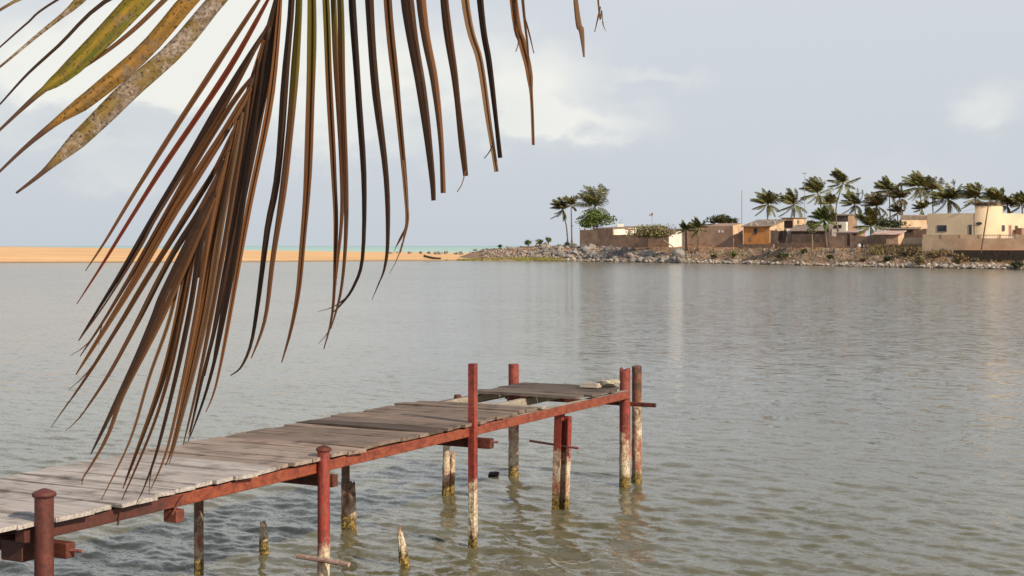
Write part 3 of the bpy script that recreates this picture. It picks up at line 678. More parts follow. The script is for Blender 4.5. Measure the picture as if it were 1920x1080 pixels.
m = MB(); m.tube([q0, q0.lerp(q1, .5), q1], [.11, .095, .07], 8); rt = tag(mesh_obj('utility_pole', m, M['wood_pole'], loc=q0), 'leaning brown wooden pole in front of the cream house', 'pole')
m = MB(); m.tube([q1 + Vector((0, 0, -.1)), q1 + Vector((.1, 0, 1.1))], [.02, .015], 6); mesh_obj('wire_spike', m, M['iron'], rt)
m = MB()
for k in range(24):
    t0, t1 = k / 24, (k + 1) / 24; f_ = lambda t: q1.lerp(P(1500, 392, 268), t) + Vector((0, 0, -2.0 * math.sin(math.pi * t) - .2))
    m.tube([f_(t0), f_(t1)], [.012, .012], 4, cap=False)
tag(mesh_obj('power_line', m, M['iron'], loc=q1), 'thin wire sagging from the leaning pole to the houses', 'wire')

# ------------------------------------------------------------------ vegetation
def palm_mesh(cen, rad, rng, nfr, wind, lift, leaf_w, up_bias=0):
    mb = MB(); L0 = rad * 1.22
    for i in range(nfr):
        az = i * 2.39996 + rng.uniform(-.3, .3); el = R(rng.uniform(86, 18) if i < nfr * .74 else rng.uniform(5, -55)) + up_bias; nfr_ = 0
        dr = Vector((math.cos(az) * math.cos(el), math.sin(az) * math.cos(el), math.sin(el))); p = Vector(cen); L = L0 * rng.uniform(.8, 1.08); n = 9; st = L / n; pts = [p.copy()]; ds = []
        stiff = rng.random()
        for k in range(n):
            dr = (dr + Vector((-wind * (.42 + .40 * stiff) * (.35 + 1.3 * k / n), 0, -lift * (.04 + .34 * (k / n) ** 1.5))) * (st * 2.6 / rad)).normalized(); p = p + dr * st; pts.append(p.copy()); ds.append(dr.copy())
        mb.tube(pts, [.045 * (1 - .08 * k) for k in range(n + 1)], 3, cap=False)
        for k in range(n):
            for e in range(3):
                t = (k + e / 3) / n
                if t < .12: continue
                q = pts[k].lerp(pts[k + 1], e / 3); T = ds[k]; side = T.cross(Vector((0, 0, 1)))
                if side.length < .15: side = Vector((math.sin(az), -math.cos(az), 0))
                side.normalize(); ll = L * .34 * math.sin(math.pi * min(1, .18 + t * .80)) ** .7
                for s in (-1, 1):
                    v = (T * .75 + side * s * .75 + Vector((-wind * .55, 0, -.55)) + Vector((rng.uniform(-.15, .15),) * 3)).normalized()
                    w = T * leaf_w * .5; tip = q + v * ll; mid = q + v * ll * .55 + Vector((0, 0, .04 * ll)); tip.z -= .12 * ll
                    mb.add([q - w, q + w, mid + w * .9, mid - w * .9, tip], [(0, 1, 2, 3), (3, 2, 4)])
    return mb
def palm(label, bx, d, cx, cy, rad_px, seed, wind=.55, nfr=20,  mat='palm', name='palm_tree', group='wind blown palms', bow=0, lift=1.0, r0=.2, by=None, cd=None, up=0, lw=.125):
    nfr = int(nfr * 1.3); rng = random.Random(seed); cen = P(cx, cy, cd or d); base = P(bx, 461, d); base.z = zpx(by, d) if by else 2.7
    root = empty(name, base, label, 'palm', group)
    pts = []; n = 9
    for i in range(n + 1):
        t = i / n; q = base.lerp(cen, t); q.x += bow * math.sin(math.pi * t); pts.append(q)
    m = MB(); m.tube(pts, [r0 * (1.55 - .9 * min(1, t * 4)) if t < .2 else r0 * (.85 - .3 * t) for t in [i / n for i in range(n + 1)]], 8)
    mesh_obj('trunk', m, M['bark'], root, smooth=True)
    mesh_obj('crown', palm_mesh(cen, rad_px * 1.0 * d / F, rng, nfr, wind, lift, lw, up), M[mat], root)
    return root
palm('shorter palm of the leaning pair left of the brown wall', 1064.5, 296, 1055, 392, 23, 11, .75, 16, 'palm_dry', bow=.3)
palm('taller straight palm of the pair left of the brown wall', 1072.5, 294, 1071, 385, 18, 12, .7, 14, 'palm_dry', up=.25)
palm('big palm rising behind the green almond tree', 1111, 300, 1116, 388, 38, 13, .62, 24)
palm('palm with full round crown right of the radio mast', 1438, 282, 1440, 383, 28, 21, .45, 22, lift=1.2)
palm('palm behind the peach house swept to the left', 1494, 288, 1488, 384, 29, 22, .7, 22)
palm('leaning palm with hanging dead frond near the aerial pole', 1546, 292, 1533, 363, 31, 23, .75, 20, bow=.5)
palm('half hidden palm right of the leaning palm', 1561, 300, 1557, 383, 21, 24, .6, 16)
palm('tallest palm with thin bending trunk over the dark roofed house', 1573, 254, 1581, 345, 28, 25, .6, 17, by=440, bow=-.9, r0=.17)
palm('shaggy palm behind the dark roofed house', 1606, 305, 1603, 383, 26, 26, .65, 20)
palm('dense low palm between the shaggy palm and the tall pair', 1642, 296, 1644, 387, 27, 27, .65, 22, 'palm_dry')
palm('tall palm with pale coconuts left of the centre of the grove', 1672, 300, 1667, 357, 27, 28, .7, 19)
palm('palm with dropped brown fronds close right of the coconut palm', 1695, 296, 1687, 372, 24, 29, .6, 18, 'palm_dry', bow=.4)
palm('highest palm of the right hand grove', 1730, 288, 1723, 350, 31, 30, .7, 20, bow=.4)
palm('palm crown tucked right behind the highest palm', 1752, 300, 1748, 357, 27, 31, .65, 18)
palm('small drooping palm left of the cream house corner', 1732, 262, 1729, 392, 17, 32, .6, 14)
palm('broad dark palm rising over the cream house roof', 1778, 262, 1778, 374, 32, 33, .5, 24, lift=1.2)
palm('swept palm just left of the tower', 1838, 258, 1829, 372, 30, 34, .85, 20)
palm('palm directly behind the thatched tower', 1872, 250, 1868, 376, 26, 35, .7, 20)
palm('palm low behind the right wing of the cream house', 1893, 256, 1889, 386, 22, 36, .6, 18, 'palm_dry')
palm('palm at the right edge of the picture', 1922, 254, 1916, 384, 24, 37, .55, 18)
palm('low palm peeping over the long cream bungalow', 1684, 292, 1683, 398, 17, 38, .4, 14, 'palm_dry')
palm('left one of two small palms on the orange path', 1287, 256, 1286, 432, 17, 41, .25, 12, 'palm_fresh', 'small_palm', 'small palms by the path', by=470, r0=.26, up=.35)
palm('right one of two small palms on the orange path', 1309, 254, 1311, 428, 20, 42, .3, 14, 'palm', 'small_palm', 'small palms by the path', by=470, r0=.24, up=.2)
palm('ragged yellowing palm in front of the black shed', 1550, 228, 1546, 414, 27, 43, .3, 20, 'palm_fresh', 'small_palm', 'small palms by the path', by=464, r0=.2, lift=1.5)
palm('bushy young palm behind the brown block wall', 1633, 234, 1633, 425, 32, 44, .2, 20, 'palm', 'small_palm', 'small palms by the path', by=458, r0=.22, up=.25)

def leaf_cloud(mb, cen, rx, ry, rz, n, size, rng, clumps=14, spread=.33):
    cs = []
    for i in range(clumps):
        v = Vector((rng.gauss(0, 1), rng.gauss(0, 1), rng.gauss(0, .9))).normalized() * rng.uniform(.45, .95); cs.append(v)
    for i in range(n):
        c = rng.choice(cs); v = c + Vector((rng.gauss(0, spread), rng.gauss(0, spread), rng.gauss(0, spread * .7)))
        p = Vector((cen.x + v.x * rx, cen.y + v.y * ry, cen.z + v.z * rz))
        a = Vector((rng.gauss(0, 1), rng.gauss(0, 1), rng.gauss(0, .6))).normalized(); b = a.cross(Vector((rng.gauss(0, 1), rng.gauss(0, 1), rng.gauss(0, 1)))).normalized(); s = size * rng.uniform(.6, 1.3)
        mb.add([p - a * s, p + b * s * .5, p + a * s, p - b * s * .5], [(0, 1, 2, 3)])
def bush(name, label, cat, px, ytop, ybot, wpx, d, mat, n=700, size=.22, seed=1, group=None, trunk=None, flat=1.0, clumps=14, spread=.33):
    rng = random.Random(seed); zt, zb = zpx(ytop, d), zpx(ybot, d); cen = P(px, 0, d); cen.z = (zt + zb) / 2
    root = empty(name, (cen.x, cen.y, min(zb, 2.9)), label, cat, group); mb = MB(); rx = wpx * d / F / 2
    leaf_cloud(mb, cen, rx * .8, rx * .7, (zt - zb) / 2 * .8, n, size, rng, clumps, spread); mesh_obj('crown' if trunk else 'foliage', mb, M[mat], root)
    t = MB(); b0 = trunk or Vector((cen.x, cen.y, zb - .6))
    for k in range(6):
        e = cen + Vector((rng.uniform(-.6, .6) * rx, rng.uniform(-.5, .5) * rx, rng.uniform(-.3, .6) * (zt - zb) / 2)); r_ = max(.03, (zt - zb) * .02)
        fork = b0.lerp(cen, .45) + Vector((rng.uniform(-.2, .2), 0, 0)); t.tube([b0, fork, e], [r_ * 1.8, r_ * 1.2, r_ * .4], 6)
    mesh_obj('trunk' if trunk else 'stem', t, M['bark_pale' if mat == 'twiggy' else 'bark'], root)
    return root
bush('almond_tree', 'bright green bushy tree in front of the big left palm', 'tree', 1118, 391, 432, 74, 297, 'leafy', 1700, .30, 3, trunk=P(1120, 461, 297), clumps=20, spread=.28)
bush('tangled_tree', 'tangled dry leaning tree against the low brown wall', 'tree', 1221, 420, 447, 84, 267, 'twiggy', 5000, .20, 4, trunk=P(1262, 463, 264), clumps=18, spread=.35)
bush('round_tree', 'dark round tree behind the pinkish mud house', 'tree', 1353, 403, 424, 56, 285, 'leafy_dark', 1200, .28, 5, trunk=P(1353, 461, 285))
bush('hedge', 'clipped green hedge between the young palm and the bungalow', 'hedge', 1668, 409, 430, 54, 246, 'leafy_dark', 1300, .22, 6, clumps=24, spread=.4)
bush('hedge', 'small dark bush above the roof of the black shed', 'bush', 1524, 412, 425, 24, 262, 'leafy_dark', 500, .22, 7)
for i, (px, yt, yb, w, lb, mt) in enumerate([(990, 449, 461, 13, 'left green shrub on the rock jetty', 'leafy'), (1011, 447, 460, 16, 'middle green shrub on the rock jetty', 'leafy'), (1028, 443, 455, 11, 'round green shrub standing highest on the jetty', 'leafy'),
        (1063, 452, 463, 14, 'small shrub at the foot of the pair of palms', 'leafy_dark'), (937, 459, 464, 8, 'tiny shrub near the low end of the jetty', 'leafy_dark')]):
    bush('shrub', lb, 'shrub', px, yt, yb, w, Sd(px) + 16, mt, 320, .16, 50 + i, 'shrubs on the jetty')
SH = [(1377, 470, 483, 15, 'bright green shrub on the bank below the pinkish house', 'leafy'), (1470, 473, 485, 34, 'wide low green shrub on the bank below the peach house', 'leafy_dark'), (1508, 466, 475, 12, 'small green shrub on the bank under the slim tree', 'leafy_dark'),
      (1556, 477, 485, 10, 'small dark shrub on the bank below the brown block wall', 'leafy_dark'), (1724, 476, 500, 24, 'yellow green shrub reaching the water below the stone wall', 'scrub'), (1795, 472, 496, 34, 'large yellow green shrub at the left end of the retaining wall', 'scrub'),
      (1828, 483, 496, 18, 'small shrub in front of the retaining wall', 'scrub'), (1908, 489, 504, 30, 'green shrub at the waterline below the right edge', 'leafy_dark'), (1665, 481, 490, 16, 'low dark shrub among the pale shore stones', 'leafy_dark'), (1620, 482, 490, 14, 'low olive shrub above the pale shore stones', 'scrub'), (1340, 474, 484, 14, 'dry brown shrub beside the big round boulder', 'twiggy'), (1700, 464, 480, 40, 'dry brown thicket below the tan shed', 'scrub'), (1755, 466, 484, 40, 'dry brown thicket below the cement wall', 'scrub')]
def t_for(px, y):      # distance beyond the shore where the slope shows at row y
    best, bt = 1e9, 1
    for k in range(1, 60):
        t = k * .25; yy = HZ - (TZ(px, t) - EYE) * F / (Sd(px) + t)
        if abs(yy - y) < best: best, bt = abs(yy - y), t
    return bt
for i, (px, yt, yb, w, lb, mt) in enumerate(SH):
    bush('shrub', lb, 'shrub', px, yt, yb, w, Sd(px) + t_for(px, yb), mt, 420, .17, 80 + i, 'shrubs on the bank', clumps=10)
# slim tree on the bank
def slim_tree():
    d = Sd(1522) + 9; a, b = P(1521.5, 479, d), P(1522.5, 428, d); root = empty('slim_tree', a, 'slim pale young tree standing alone on the bank', 'tree'); m = MB()
    m.tube([a - Vector((0, 0, .4)), a.lerp(b, .4) + Vector((.12, 0, 0)), b], [.11, .09, .06], 7); mesh_obj('trunk', m, M['bark_pale'], root)
    mb = MB(); leaf_cloud(mb, b + Vector((0, 0, .2)), .8, .7, .7, 170, .2, random.Random(9), 6, .4); mesh_obj('crown', mb, M['palm_fresh'], root)
slim_tree()
# dry scrub and grass: nobody could count it
mb = MB(); rng = random.Random(31)
for i in range(5200):
    px = rng.uniform(1210, 2100); t = rng.uniform(3.2, 13.5)
    if px > 1780 and t > 7: continue
    if fbm(px * .05, t * .35) < -.12: continue
    p = Tpos(px, t, .02); h = rng.uniform(.12, .5); a = rng.uniform(0, 6.28); e = Vector((math.cos(a), math.sin(a), 0)) * rng.uniform(.06, .14); l = Vector((rng.uniform(-.25, .2), rng.uniform(-.2, .2), h))
    mb.add([p - e, p + e, p + l], [(0, 1, 2)])
for i in range(2600):
    px = rng.uniform(1625, 1800); t = rng.uniform(8, 16); p = Tpos(px, t, .02); h = rng.uniform(.3, .85); a = rng.uniform(0, 6.28); e = Vector((math.cos(a), math.sin(a), 0)) * rng.uniform(.06, .14)
    mb.add([p - e, p + e, p + Vector((rng.uniform(-.35, .2), 0, h))], [(0, 1, 2)])
tag(mesh_obj('dry_scrub', mb, M['scrub']), 'dry brown scrub growing over the stony bank', 'scrub', kind='stuff')
mb = MB()
for i in range(5200):
    px = rng.uniform(836, 1066); t = rng.uniform(.5, 5.2) * (1 if px > 940 else .55 + .45 * (px - 836) / 104)
    if fbm(px * .03, t * .3 + 5) < -.25: continue
    p = Tpos(px, t, 0); p.z = max(p.z, sandz(px, t) if px < 1000 else -9); h = rng.uniform(.08, .22); a = rng.uniform(0, 6.28); e = Vector((math.cos(a), math.sin(a), 0)) * .16
    mb.add([p - e, p + e, p + Vector((rng.uniform(-.1, .1), 0, h))], [(0, 1, 2)])
tag(mesh_obj('grass', mb, M['grass']), 'short yellow green grass between the sand and the rocks', 'grass', kind='stuff')

# ------------------------------------------------------------------ rocks
def ico(sub):
    import bmesh
    bm = bmesh.new(); bmesh.ops.create_icosphere(bm, subdivisions=sub, radius=1); vs = [v.co.copy() for v in bm.verts]; fs = [tuple(v.index for v in f.verts) for f in bm.faces]; bm.free(); return vs, fs
IV, IF = ico(3); IV1, IF1 = ico(1)
def rock_verts(rng, vs, cuts=13):
    pl = []
    for k in range(cuts):
        n = Vector((rng.gauss(0, 1), rng.gauss(0, 1), rng.gauss(0, 1))).normalized(); pl.append((n, rng.uniform(.5, .88)))
    out = []; sc = (rng.uniform(.85, 1.25), rng.uniform(.8, 1.1), rng.uniform(.6, .9)); o = Vector((rng.random() * 50,) * 3)
    for v in vs:
        q = v.copy()
        for n, dd in pl:
            k = q.dot(n)
            if k > dd: q -= n * (k - dd)
        q *= 1 + .12 * mnoise.noise(q * 2.3 + o); out.append(Vector((q.x * sc[0], q.y * sc[1], q.z * sc[2])))
    return out
rng = random.Random(17); ROCKM = []
for k in range(9):
    me = bpy.data.meshes.new('boulder'); me.from_pydata(rock_verts(rng, IV), [], IF); me.update(); ROCKM.append(me)
def rock(px, t, s, mat, label, group, name='boulder', sink=.25, dz=0):
    me = rng.choice(ROCKM); key = me.name.split('.')[0]
    if mat == 'stone': me = STONEM[ROCKM.index(me)]
    o = bpy.data.objects.new(name, me); COL.objects.link(o); p = Tpos(px, t)
    if px < 1000: p.z = max(p.z, sandz(px, t))
    o.location = (p.x, p.y, p.z + s * (.5 - sink) + dz); o.rotation_euler = (rng.uniform(-.5, .5), rng.uniform(-.5, .5), rng.uniform(0, 6.28)); o.scale = (s, s, s)
    tag(o, label, 'rock', group); return o
STONEM = [m.copy() for m in ROCKM]
for m in ROCKM: m.materials.append(M['boulder'])
for m in STONEM: m.materials.append(M['stone'])
LB = 'grey angular boulder heaped in the rock jetty left of the houses'
big = rock(1272, 5.5, 1.35, 'boulder', 'largest smooth grey boulder near the water below the white gable', None, sink=.15)
nb = 0
for i in range(275):
    px = rng.uniform(885, 1275) if i % 5 else rng.uniform(1010, 1215); lo = 5.0 if px < 1060 else .6; hi = 17.0 if px < 1105 else 17.0 - (px - 1105) * .092
    if hi <= lo: hi = lo + 1
    t = rng.uniform(lo, hi); k = min(1, .38 + max(0, px - 880) / 260)
    rock(px, t, (.30 + .75 * rng.random() ** 1.9) * k * (1.3 if rng.random() < .12 else 1), 'boulder', LB, 'boulders of the rock jetty'); nb += 1
for i in range(22):
    px = rng.uniform(715, 890); rock(px, rng.uniform(38, 46), rng.uniform(.25, .6), 'boulder', 'dark low rock in the thin line beyond the sand', 'rocks in a line beyond the sand', name='rock', sink=.1, dz=sandz(px, 45) - sandz(px, 42))
for i in range(20):
    px = rng.choice([rng.uniform(1428, 1475), rng.uniform(1540, 1660), rng.uniform(1715, 1790)]); t = rng.uniform(9, 14)
    rock(px, t, rng.uniform(.2, .55), 'boulder', 'grey rock on the upper bank below the houses', 'rocks on the upper bank', name='rock')
for i in range(250):
    px = rng.uniform(1060, 1990); t = abs(rng.gauss(.9, .9)); rock(px, t, rng.uniform(.18, .5), 'stone', 'pale stone in the band along the waterline of the village', 'pale stones along the waterline', name='stone', sink=.2)
RV = [[v for v in rock_verts(rng, IV1, 8)] for k in range(6)]
mb = MB()
for i in range(5200):
    if i < 2600: px = rng.uniform(1050, 2200); t = abs(rng.gauss(1.0, 1.1)) + .05; s = rng.uniform(.07, .26)
    elif i < 3900: px = rng.uniform(1210, 1800); t = rng.uniform(3, 14.5); s = rng.uniform(.06, .24) * (1.4 if rng.random() < .08 else 1); 
    else: px = rng.uniform(900, 1290); t = rng.uniform(5 if px < 1060 else .6, 17 if px < 1150 else 9); s = rng.uniform(.12, .42)
    p = Tpos(px, t); a = rng.uniform(0, 6.28); ca, sa = math.cos(a) * s, math.sin(a) * s
    if px < 1000: p.z = max(p.z, sandz(px, t))
    mb.add([(p.x + v.x * ca - v.y * sa, p.y + v.x * sa + v.y * ca, p.z + v.z * s + s * .2) for v in rng.choice(RV)], IF1)
tag(mesh_obj('rubble', mb, M['rubble']), 'small rubble scattered over the bank and waterline', 'rubble', kind='stuff')

# ------------------------------------------------------------------ small shore things
def canoe():
    d = Sd(810) + 6; a, b = P(794, 482, d), P(826, 487.5, d - 1.5); m = MB(); n = 14; ax = (b - a); L = ax.length; ax.normalize(); sv = ax.cross(Vector((0, 0, 1))).normalized(); up = sv.cross(ax)
    rows = []
    for i in range(n + 1):
        t = i / n; w = .42 * math.sin(math.pi * min(1, max(0, .06 + t * .88))) ** .55; hgt = .34 + .10 * (2 * t - 1) ** 2; c = a + ax * L * t + up * .05 * (2 * t - 1) ** 2
        rows.append([c + sv * w + up * hgt, c + sv * w * .7, c - up * .06, c - sv * w * .7, c - sv * w + up * hgt, c - sv * w * .85 + up * hgt, c + up * .05, c + sv * w * .85 + up * hgt])
    vs = [p for r_ in rows for p in r_]; fs = [(i * 8 + k, i * 8 + (k + 1) % 8, (i + 1) * 8 + (k + 1) % 8, (i + 1) * 8 + k) for i in range(n) for k in range(8)] + [tuple(range(7, -1, -1)), tuple(range(n * 8, n * 8 + 8))]
    m.add(vs, fs); rt = empty('dugout_canoe', a.lerp(b, .5), 'dark dugout canoe drawn up on the sand by the water', 'canoe'); mesh_obj('hull', m, M['dark_wood'], rt)
    s = MB()
    for t in (.3, .65): c = a + ax * L * t + up * .30; s.bar(c - sv * .4, c + sv * .4, .2, .04)
    mesh_obj('thwart', s, M['wood_pole'], rt)
canoe()
d = Sd(903) - .3; m = MB(); q = P(903, 490, d); m.tube([q - Vector((0, 0, .4)), q + Vector((.03, 0, .3)), q + Vector((0, 0, .75))], [.1, .09, .07], 7, lambda p, a, i: 1 + .15 * math.sin(a * 3 + i)); tag(mesh_obj('mooring_stake', m, M['wood_pole'], loc=q), 'short dark stake at the water edge in front of the grass', 'stake')
def bundle(px, y, d, s, mat, label):  # unidentified pale and dark shapes by the wall, built as plain bundles
    q = P(px, y, d); m = MB(); m.tube([q + Vector((0, 0, z * s)) for z in (-.1, .1, .45, .8, .95, 1.05)], [.42 * s, .52 * s, .55 * s, .38 * s, .16 * s, .2 * s], 10, lambda p, a, i: 1 + .12 * math.sin(a * 2 + i * 1.3)); tag(mesh_obj('bundle', m, M[mat], loc=q, smooth=True), label, 'bundle', 'bundles at the foot of the wall')
bundle(1611.5, 463.6, 221, .62, 'white', 'pale bulging sack at the foot of the brown block wall'); bundle(1615.6, 463.6, 221.2, .5, 'dark_wood', 'dark sack between the two pale bundles'); bundle(1620, 463.4, 221, .36, 'white', 'small pale sack right of the dark sack')
q = Tpos(1704, .5); m = MB(); m.tube([q, q + Vector((0, 0, .5)), q + Vector((.02, 0, .85))], [.13, .12, .1], 8); tag(mesh_obj('marker_post', m, M['white'], loc=q), 'short white marker post among the shore stones', 'post')

# ------------------------------------------------------------------ jetty
U = Vector((.468, .884, 0)); Wv = Vector((-.884, .468, 0)); J0 = Vector((-.40, 14.26, 0))
def D(s, w, z): return J0 + U * s + Wv * w + Vector((0, 0, z))
jetty = empty('jetty', D(0, .7, 0), 'old wooden plank jetty on rusty red steel posts and beams', 'jetty')
rng = random.Random(23)
ZB0, ZB1, ZT, ZP = 1.102, 1.195, 1.205, 1.24
def planks(name, s0, s1, wfn, tintfn, th=.029, z=ZP, wmin=.19, wmax=.33, sag=None):
    mb = MB(); s = s0
    while s < s1 - .03:
        w = min(rng.uniform(wmin, wmax), s1 - s); gap = rng.choice([.010, .015, .022, .032]); a0, a1 = wfn(s)
        j = [rng.uniform(-.012, .012) for k in range(8)]; zt = z + rng.uniform(-.006, .008); tilt = rng.uniform(-.006, .006); k = 12; cup = rng.uniform(-.004, .01); edge = [rng.uniform(-.006, .006) for q in range(2 * k + 2)]
        sk0, sk1 = rng.uniform(-.02, .02), rng.uniform(-.02, .02); col = tintfn(s)
        vs = []
        for i in range(k + 1):
            t = i / k; wA = a0 + (a1 - a0) * t + (sk0 if t < .5 else sk1) * (1 if t in (0, 1) else 0); wB = a0 + (a1 - a0) * t - (sk0 if t < .5 else sk1) * (1 if t in (0, 1) else 0)
            zz = zt + cup * math.sin(math.pi * t) + .003 * math.sin(5 * t + s * 9)
            e0 = edge[2 * i] * .8; e1 = edge[2 * i + 1] * .8
            vs += [D(s + e0 + j[0], wA, zz - th), D(s + w - gap + e1 + j[1], wB, zz - th + tilt), D(s + w - gap + e1 + j[1], wB, zz + tilt), D(s + e0 + j[0], wA, zz)]
        fs = [(0, 1, 2, 3), (k * 4 + 3, k * 4 + 2, k * 4 + 1, k * 4)]
        for i in range(k):
            for q in range(4): fs.append((i * 4 + (q + 1) % 4, i * 4 + q, (i + 1) * 4 + q, (i + 1) * 4 + (q + 1) % 4))
        mb.add(vs, fs, col); s += w
    return mesh_obj(name, mb, M['plank'], jetty, tint=True)
def tint_main(s):
    k = rng.uniform(.8, 1.2)
    if s < -3.45: return (2.6 * k ** .4, 3.0 * k ** .4, 3.4 * k ** .4)
    if s < -2.55: return (1.9 * k ** .4, 1.95 * k ** .4, 2.0 * k ** .4)
    d_ = rng.choice([.55, 1.0, 1.25, 1.5, .85]) * k * (1.25 if s < -1.6 else 1.0)
    if s > .1: d_ = rng.uniform(1.15, 1.45)
    return (d_ * 1.0, d_ * .96, d_ * .93)
def w_main(s):
    if s < -3.45: return (-.10 + rng.uniform(-.05, .03), 1.50 + rng.uniform(-.04, .05))
    return (-.07 + rng.uniform(-.03, .03) + (.05 if s > .1 else 0), 1.46 + rng.uniform(-.06, .08))
planks('deck', -8.6, 1.42, w_main, tint_main)
planks('end_deck', 2.45, 3.75, lambda s: (-.05 + rng.uniform(-.02, .12), 1.36 + rng.uniform(-.05, .08)), lambda s: (.85 + rng.uniform(-.2, .25),) * 3, wmin=.2, wmax=.3, z=ZP + .012)
def beam_part(name, s0, s1, w, z0, z1, th, mat, n=12):
    mb = MB(); mb.hexa([D(s0, w - th, z0), D(s1, w - th, z0), D(s1, w, z0), D(s0, w, z0), D(s0, w - th, z1), D(s1, w - th, z1), D(s1, w, z1), D(s0, w, z1)]); o = mesh_obj(name, mb, M[mat], jetty)
    b = o.modifiers.new('edge', 'BEVEL'); b.width = .008; b.segments = 2; return o
beam_part('steel_beam', -5.86, 3.92, .045, ZB0, ZB1, .09, 'steel'); beam_part('timber_joist', -6.02, -4.6, .36, ZB0 - .01, ZP - .042, .09, 'steel'); beam_part('steel_beam', -9, 3.92, 1.47, ZB0, ZB1, .09, 'steel_dark')
beam_part('timber_joist', .6, 3.95, .05, ZB1 + .003, ZP - .038, .08, 'joist'); beam_part('timber_joist', .9, 3.9, .74, ZB0 + .01, ZP - .038, .07, 'joist'); beam_part('timber_joist', .9, 3.9, 1.40, ZB1 - .07, ZP - .038, .06, 'joist'); beam_part('timber_joist', 1.46, 1.56, .9, ZP - .03, ZP + .0, .95, 'joist')
beam_part('timber_joist', -9, .55, .74, ZB0 + .01, ZP - .04, .07, 'joist')
def xbeam(s, w0, w1, z0=.985, z1=1.085, th=.08, name='crossbeam', mat='steel_dark'):
    mb = MB(); mb.hexa([D(s - th / 2, w0, z0), D(s - th / 2, w1, z0), D(s + th / 2, w1, z0), D(s + th / 2, w0, z0), D(s - th / 2, w0, z1), D(s - th / 2, w1, z1), D(s + th / 2, w1, z1), D(s + th / 2, w0, z1)])
    mb.f = [f[::-1] for f in mb.f]; o = mesh_obj(name, mb, M[mat], jetty); b = o.modifiers.new('edge', 'BEVEL'); b.width = .006; b.segments = 2; return o
xbeam(-.02, 1.7, -.24); xbeam(-2.6, 1.7, -.16); xbeam(3.98, 1.75, -.36, 1.0, 1.05, .05); xbeam(-5.62, 1.7, -.20, .98, 1.08)
rods = MB(); rods.tube([D(-.02, -.24, 1.05), D(-.02, -.31, 1.055)], [.012, .01], 6); mesh_obj('rod', rods, M['rod'], jetty)
rods = MB(); rods.tube([D(-5.62, -.20, 1.03), D(-5.62, -.30, 1.035)], [.014, .01], 6); mesh_obj('rod', rods, M['rod'], jetty)
# channel block and timber end by the front post
mb = MB(); mb.hexa([D(-5.80, .04, .96), D(-5.665, .04, .96), D(-5.665, .24, .96), D(-5.80, .24, .96), D(-5.80, .04, 1.10), D(-5.665, .04, 1.10), D(-5.665, .24, 1.10), D(-5.80, .24, 1.10)]); mb.f = [f[::-1] for f in mb.f]; o = mesh_obj('channel_block', mb, M['steel'], jetty); o.modifiers.new('edge', 'BEVEL').width = .008
xbeam(-4.42, .05, -.07, .995, 1.085, .09, 'bracket', 'steel')
for a_, b_ in ((D(-4.5, -.062, 1.06), D(-4.40, -.075, 1.19)), (D(-5.05, -.062, 1.08), D(-5.03, -.07, 1.17))):
    mb = MB(); mb.tube([a_, b_], [.008, .008], 6); mesh_obj('hook', mb, M['steel'], jetty)
def round_post(s, w, r, z0, z1, mat, seed, lean=(0, 0), jag=0, seg=18, part=True, cap=False, lump=.16, zl=.7, name='post', thin=1.0):
    rg = random.Random(seed); n = 26; pts = []; rad = []
    for i in range(n + 1):
        t = i / n; z = z0 + (z1 - z0) * t; q = D(s, w, z); q += Vector((lean[0] * (z - z1), lean[1] * (z - z1), 0)); pts.append(q); rad.append(r * (1 - (1 - thin) * t))
    def jit(p, a, i):
        k = max(0, min(1, (zl - p.z) / .25)); v = mnoise.noise(Vector((math.cos(a) * 1.6 + seed * 3, math.sin(a) * 1.6, p.z * 14))); v2 = mnoise.noise(Vector((math.cos(a) * 3 + seed, math.sin(a) * 3, p.z * 40)))
        return 1 + k * (lump * v + lump * .8 * v2) + .015 * v2
    mb = MB(); mb.tube(pts, rad, seg, jit)
    if jag:
        for k in range(seg): x, y, z = mb.v[n * seg + k]; mb.v[n * seg + k] = (x, y, z + rg.uniform(-jag, jag * .3))
    o = mesh_obj(name, mb, M[mat], jetty, smooth=True)
    e = o.modifiers.new('split', 'EDGE_SPLIT'); e.split_angle = R(50)
    if cap:
        c = MB(); top = pts[-1]; rr = r * 1.27
        c.tube([top + Vector((0, 0, z)) for z in (.0, .008, .024, .034, .050)], [rr * .94, rr, rr * .97, rr * .72, rr * .15], seg, lambda p, a, i: 1 + .05 * math.sin(a * 5 + i) + .03 * math.sin(a * 9))
        mesh_obj('cap', c, M['post_rust' if mat == 'post_rust' else 'steel_dark'], o, smooth=True)
    return o
def square_post(s, w, hw, z0, z1, mat, seed, lean=(0, 0), lump=.01):
    mb = MB(); n = 34; pts = []
    ring = []
    for k in range(16):
        a = k / 4; e = int(a); f_ = a - e; c = [(-1, -1), (1, -1), (1, 1), (-1, 1)]; p, q = c[e % 4], c[(e + 1) % 4]; ring.append((p[0] + (q[0] - p[0]) * f_, p[1] + (q[1] - p[1]) * f_))
    vs = []
    for i in range(n + 1):
        z = z0 + (z1 - z0) * i / n
        for k, (a, b) in enumerate(ring):
            kk = max(0, min(1, (.66 - z) / .2)); v = mnoise.noise(Vector((a * 2 + seed * 5, b * 2, z * 22))); h = hw * (1 + kk * .30 * v)
            q = D(s, w, z) + U * a * h + Wv * b * h + Vector((lean[0] * (z - z1), lean[1] * (z - z1), 0)); vs.append(q)
    fs = [(i * 16 + k, i * 16 + (k + 1) % 16, (i + 1) * 16 + (k + 1) % 16, (i + 1) * 16 + k) for i in range(n) for k in range(16)] + [tuple(range(15, -1, -1)), tuple(range(n * 16, n * 16 + 16))]
    fs = [f[::-1] for f in fs]
    mb.add(vs, fs); return mesh_obj('post', mb, M[mat], jetty)
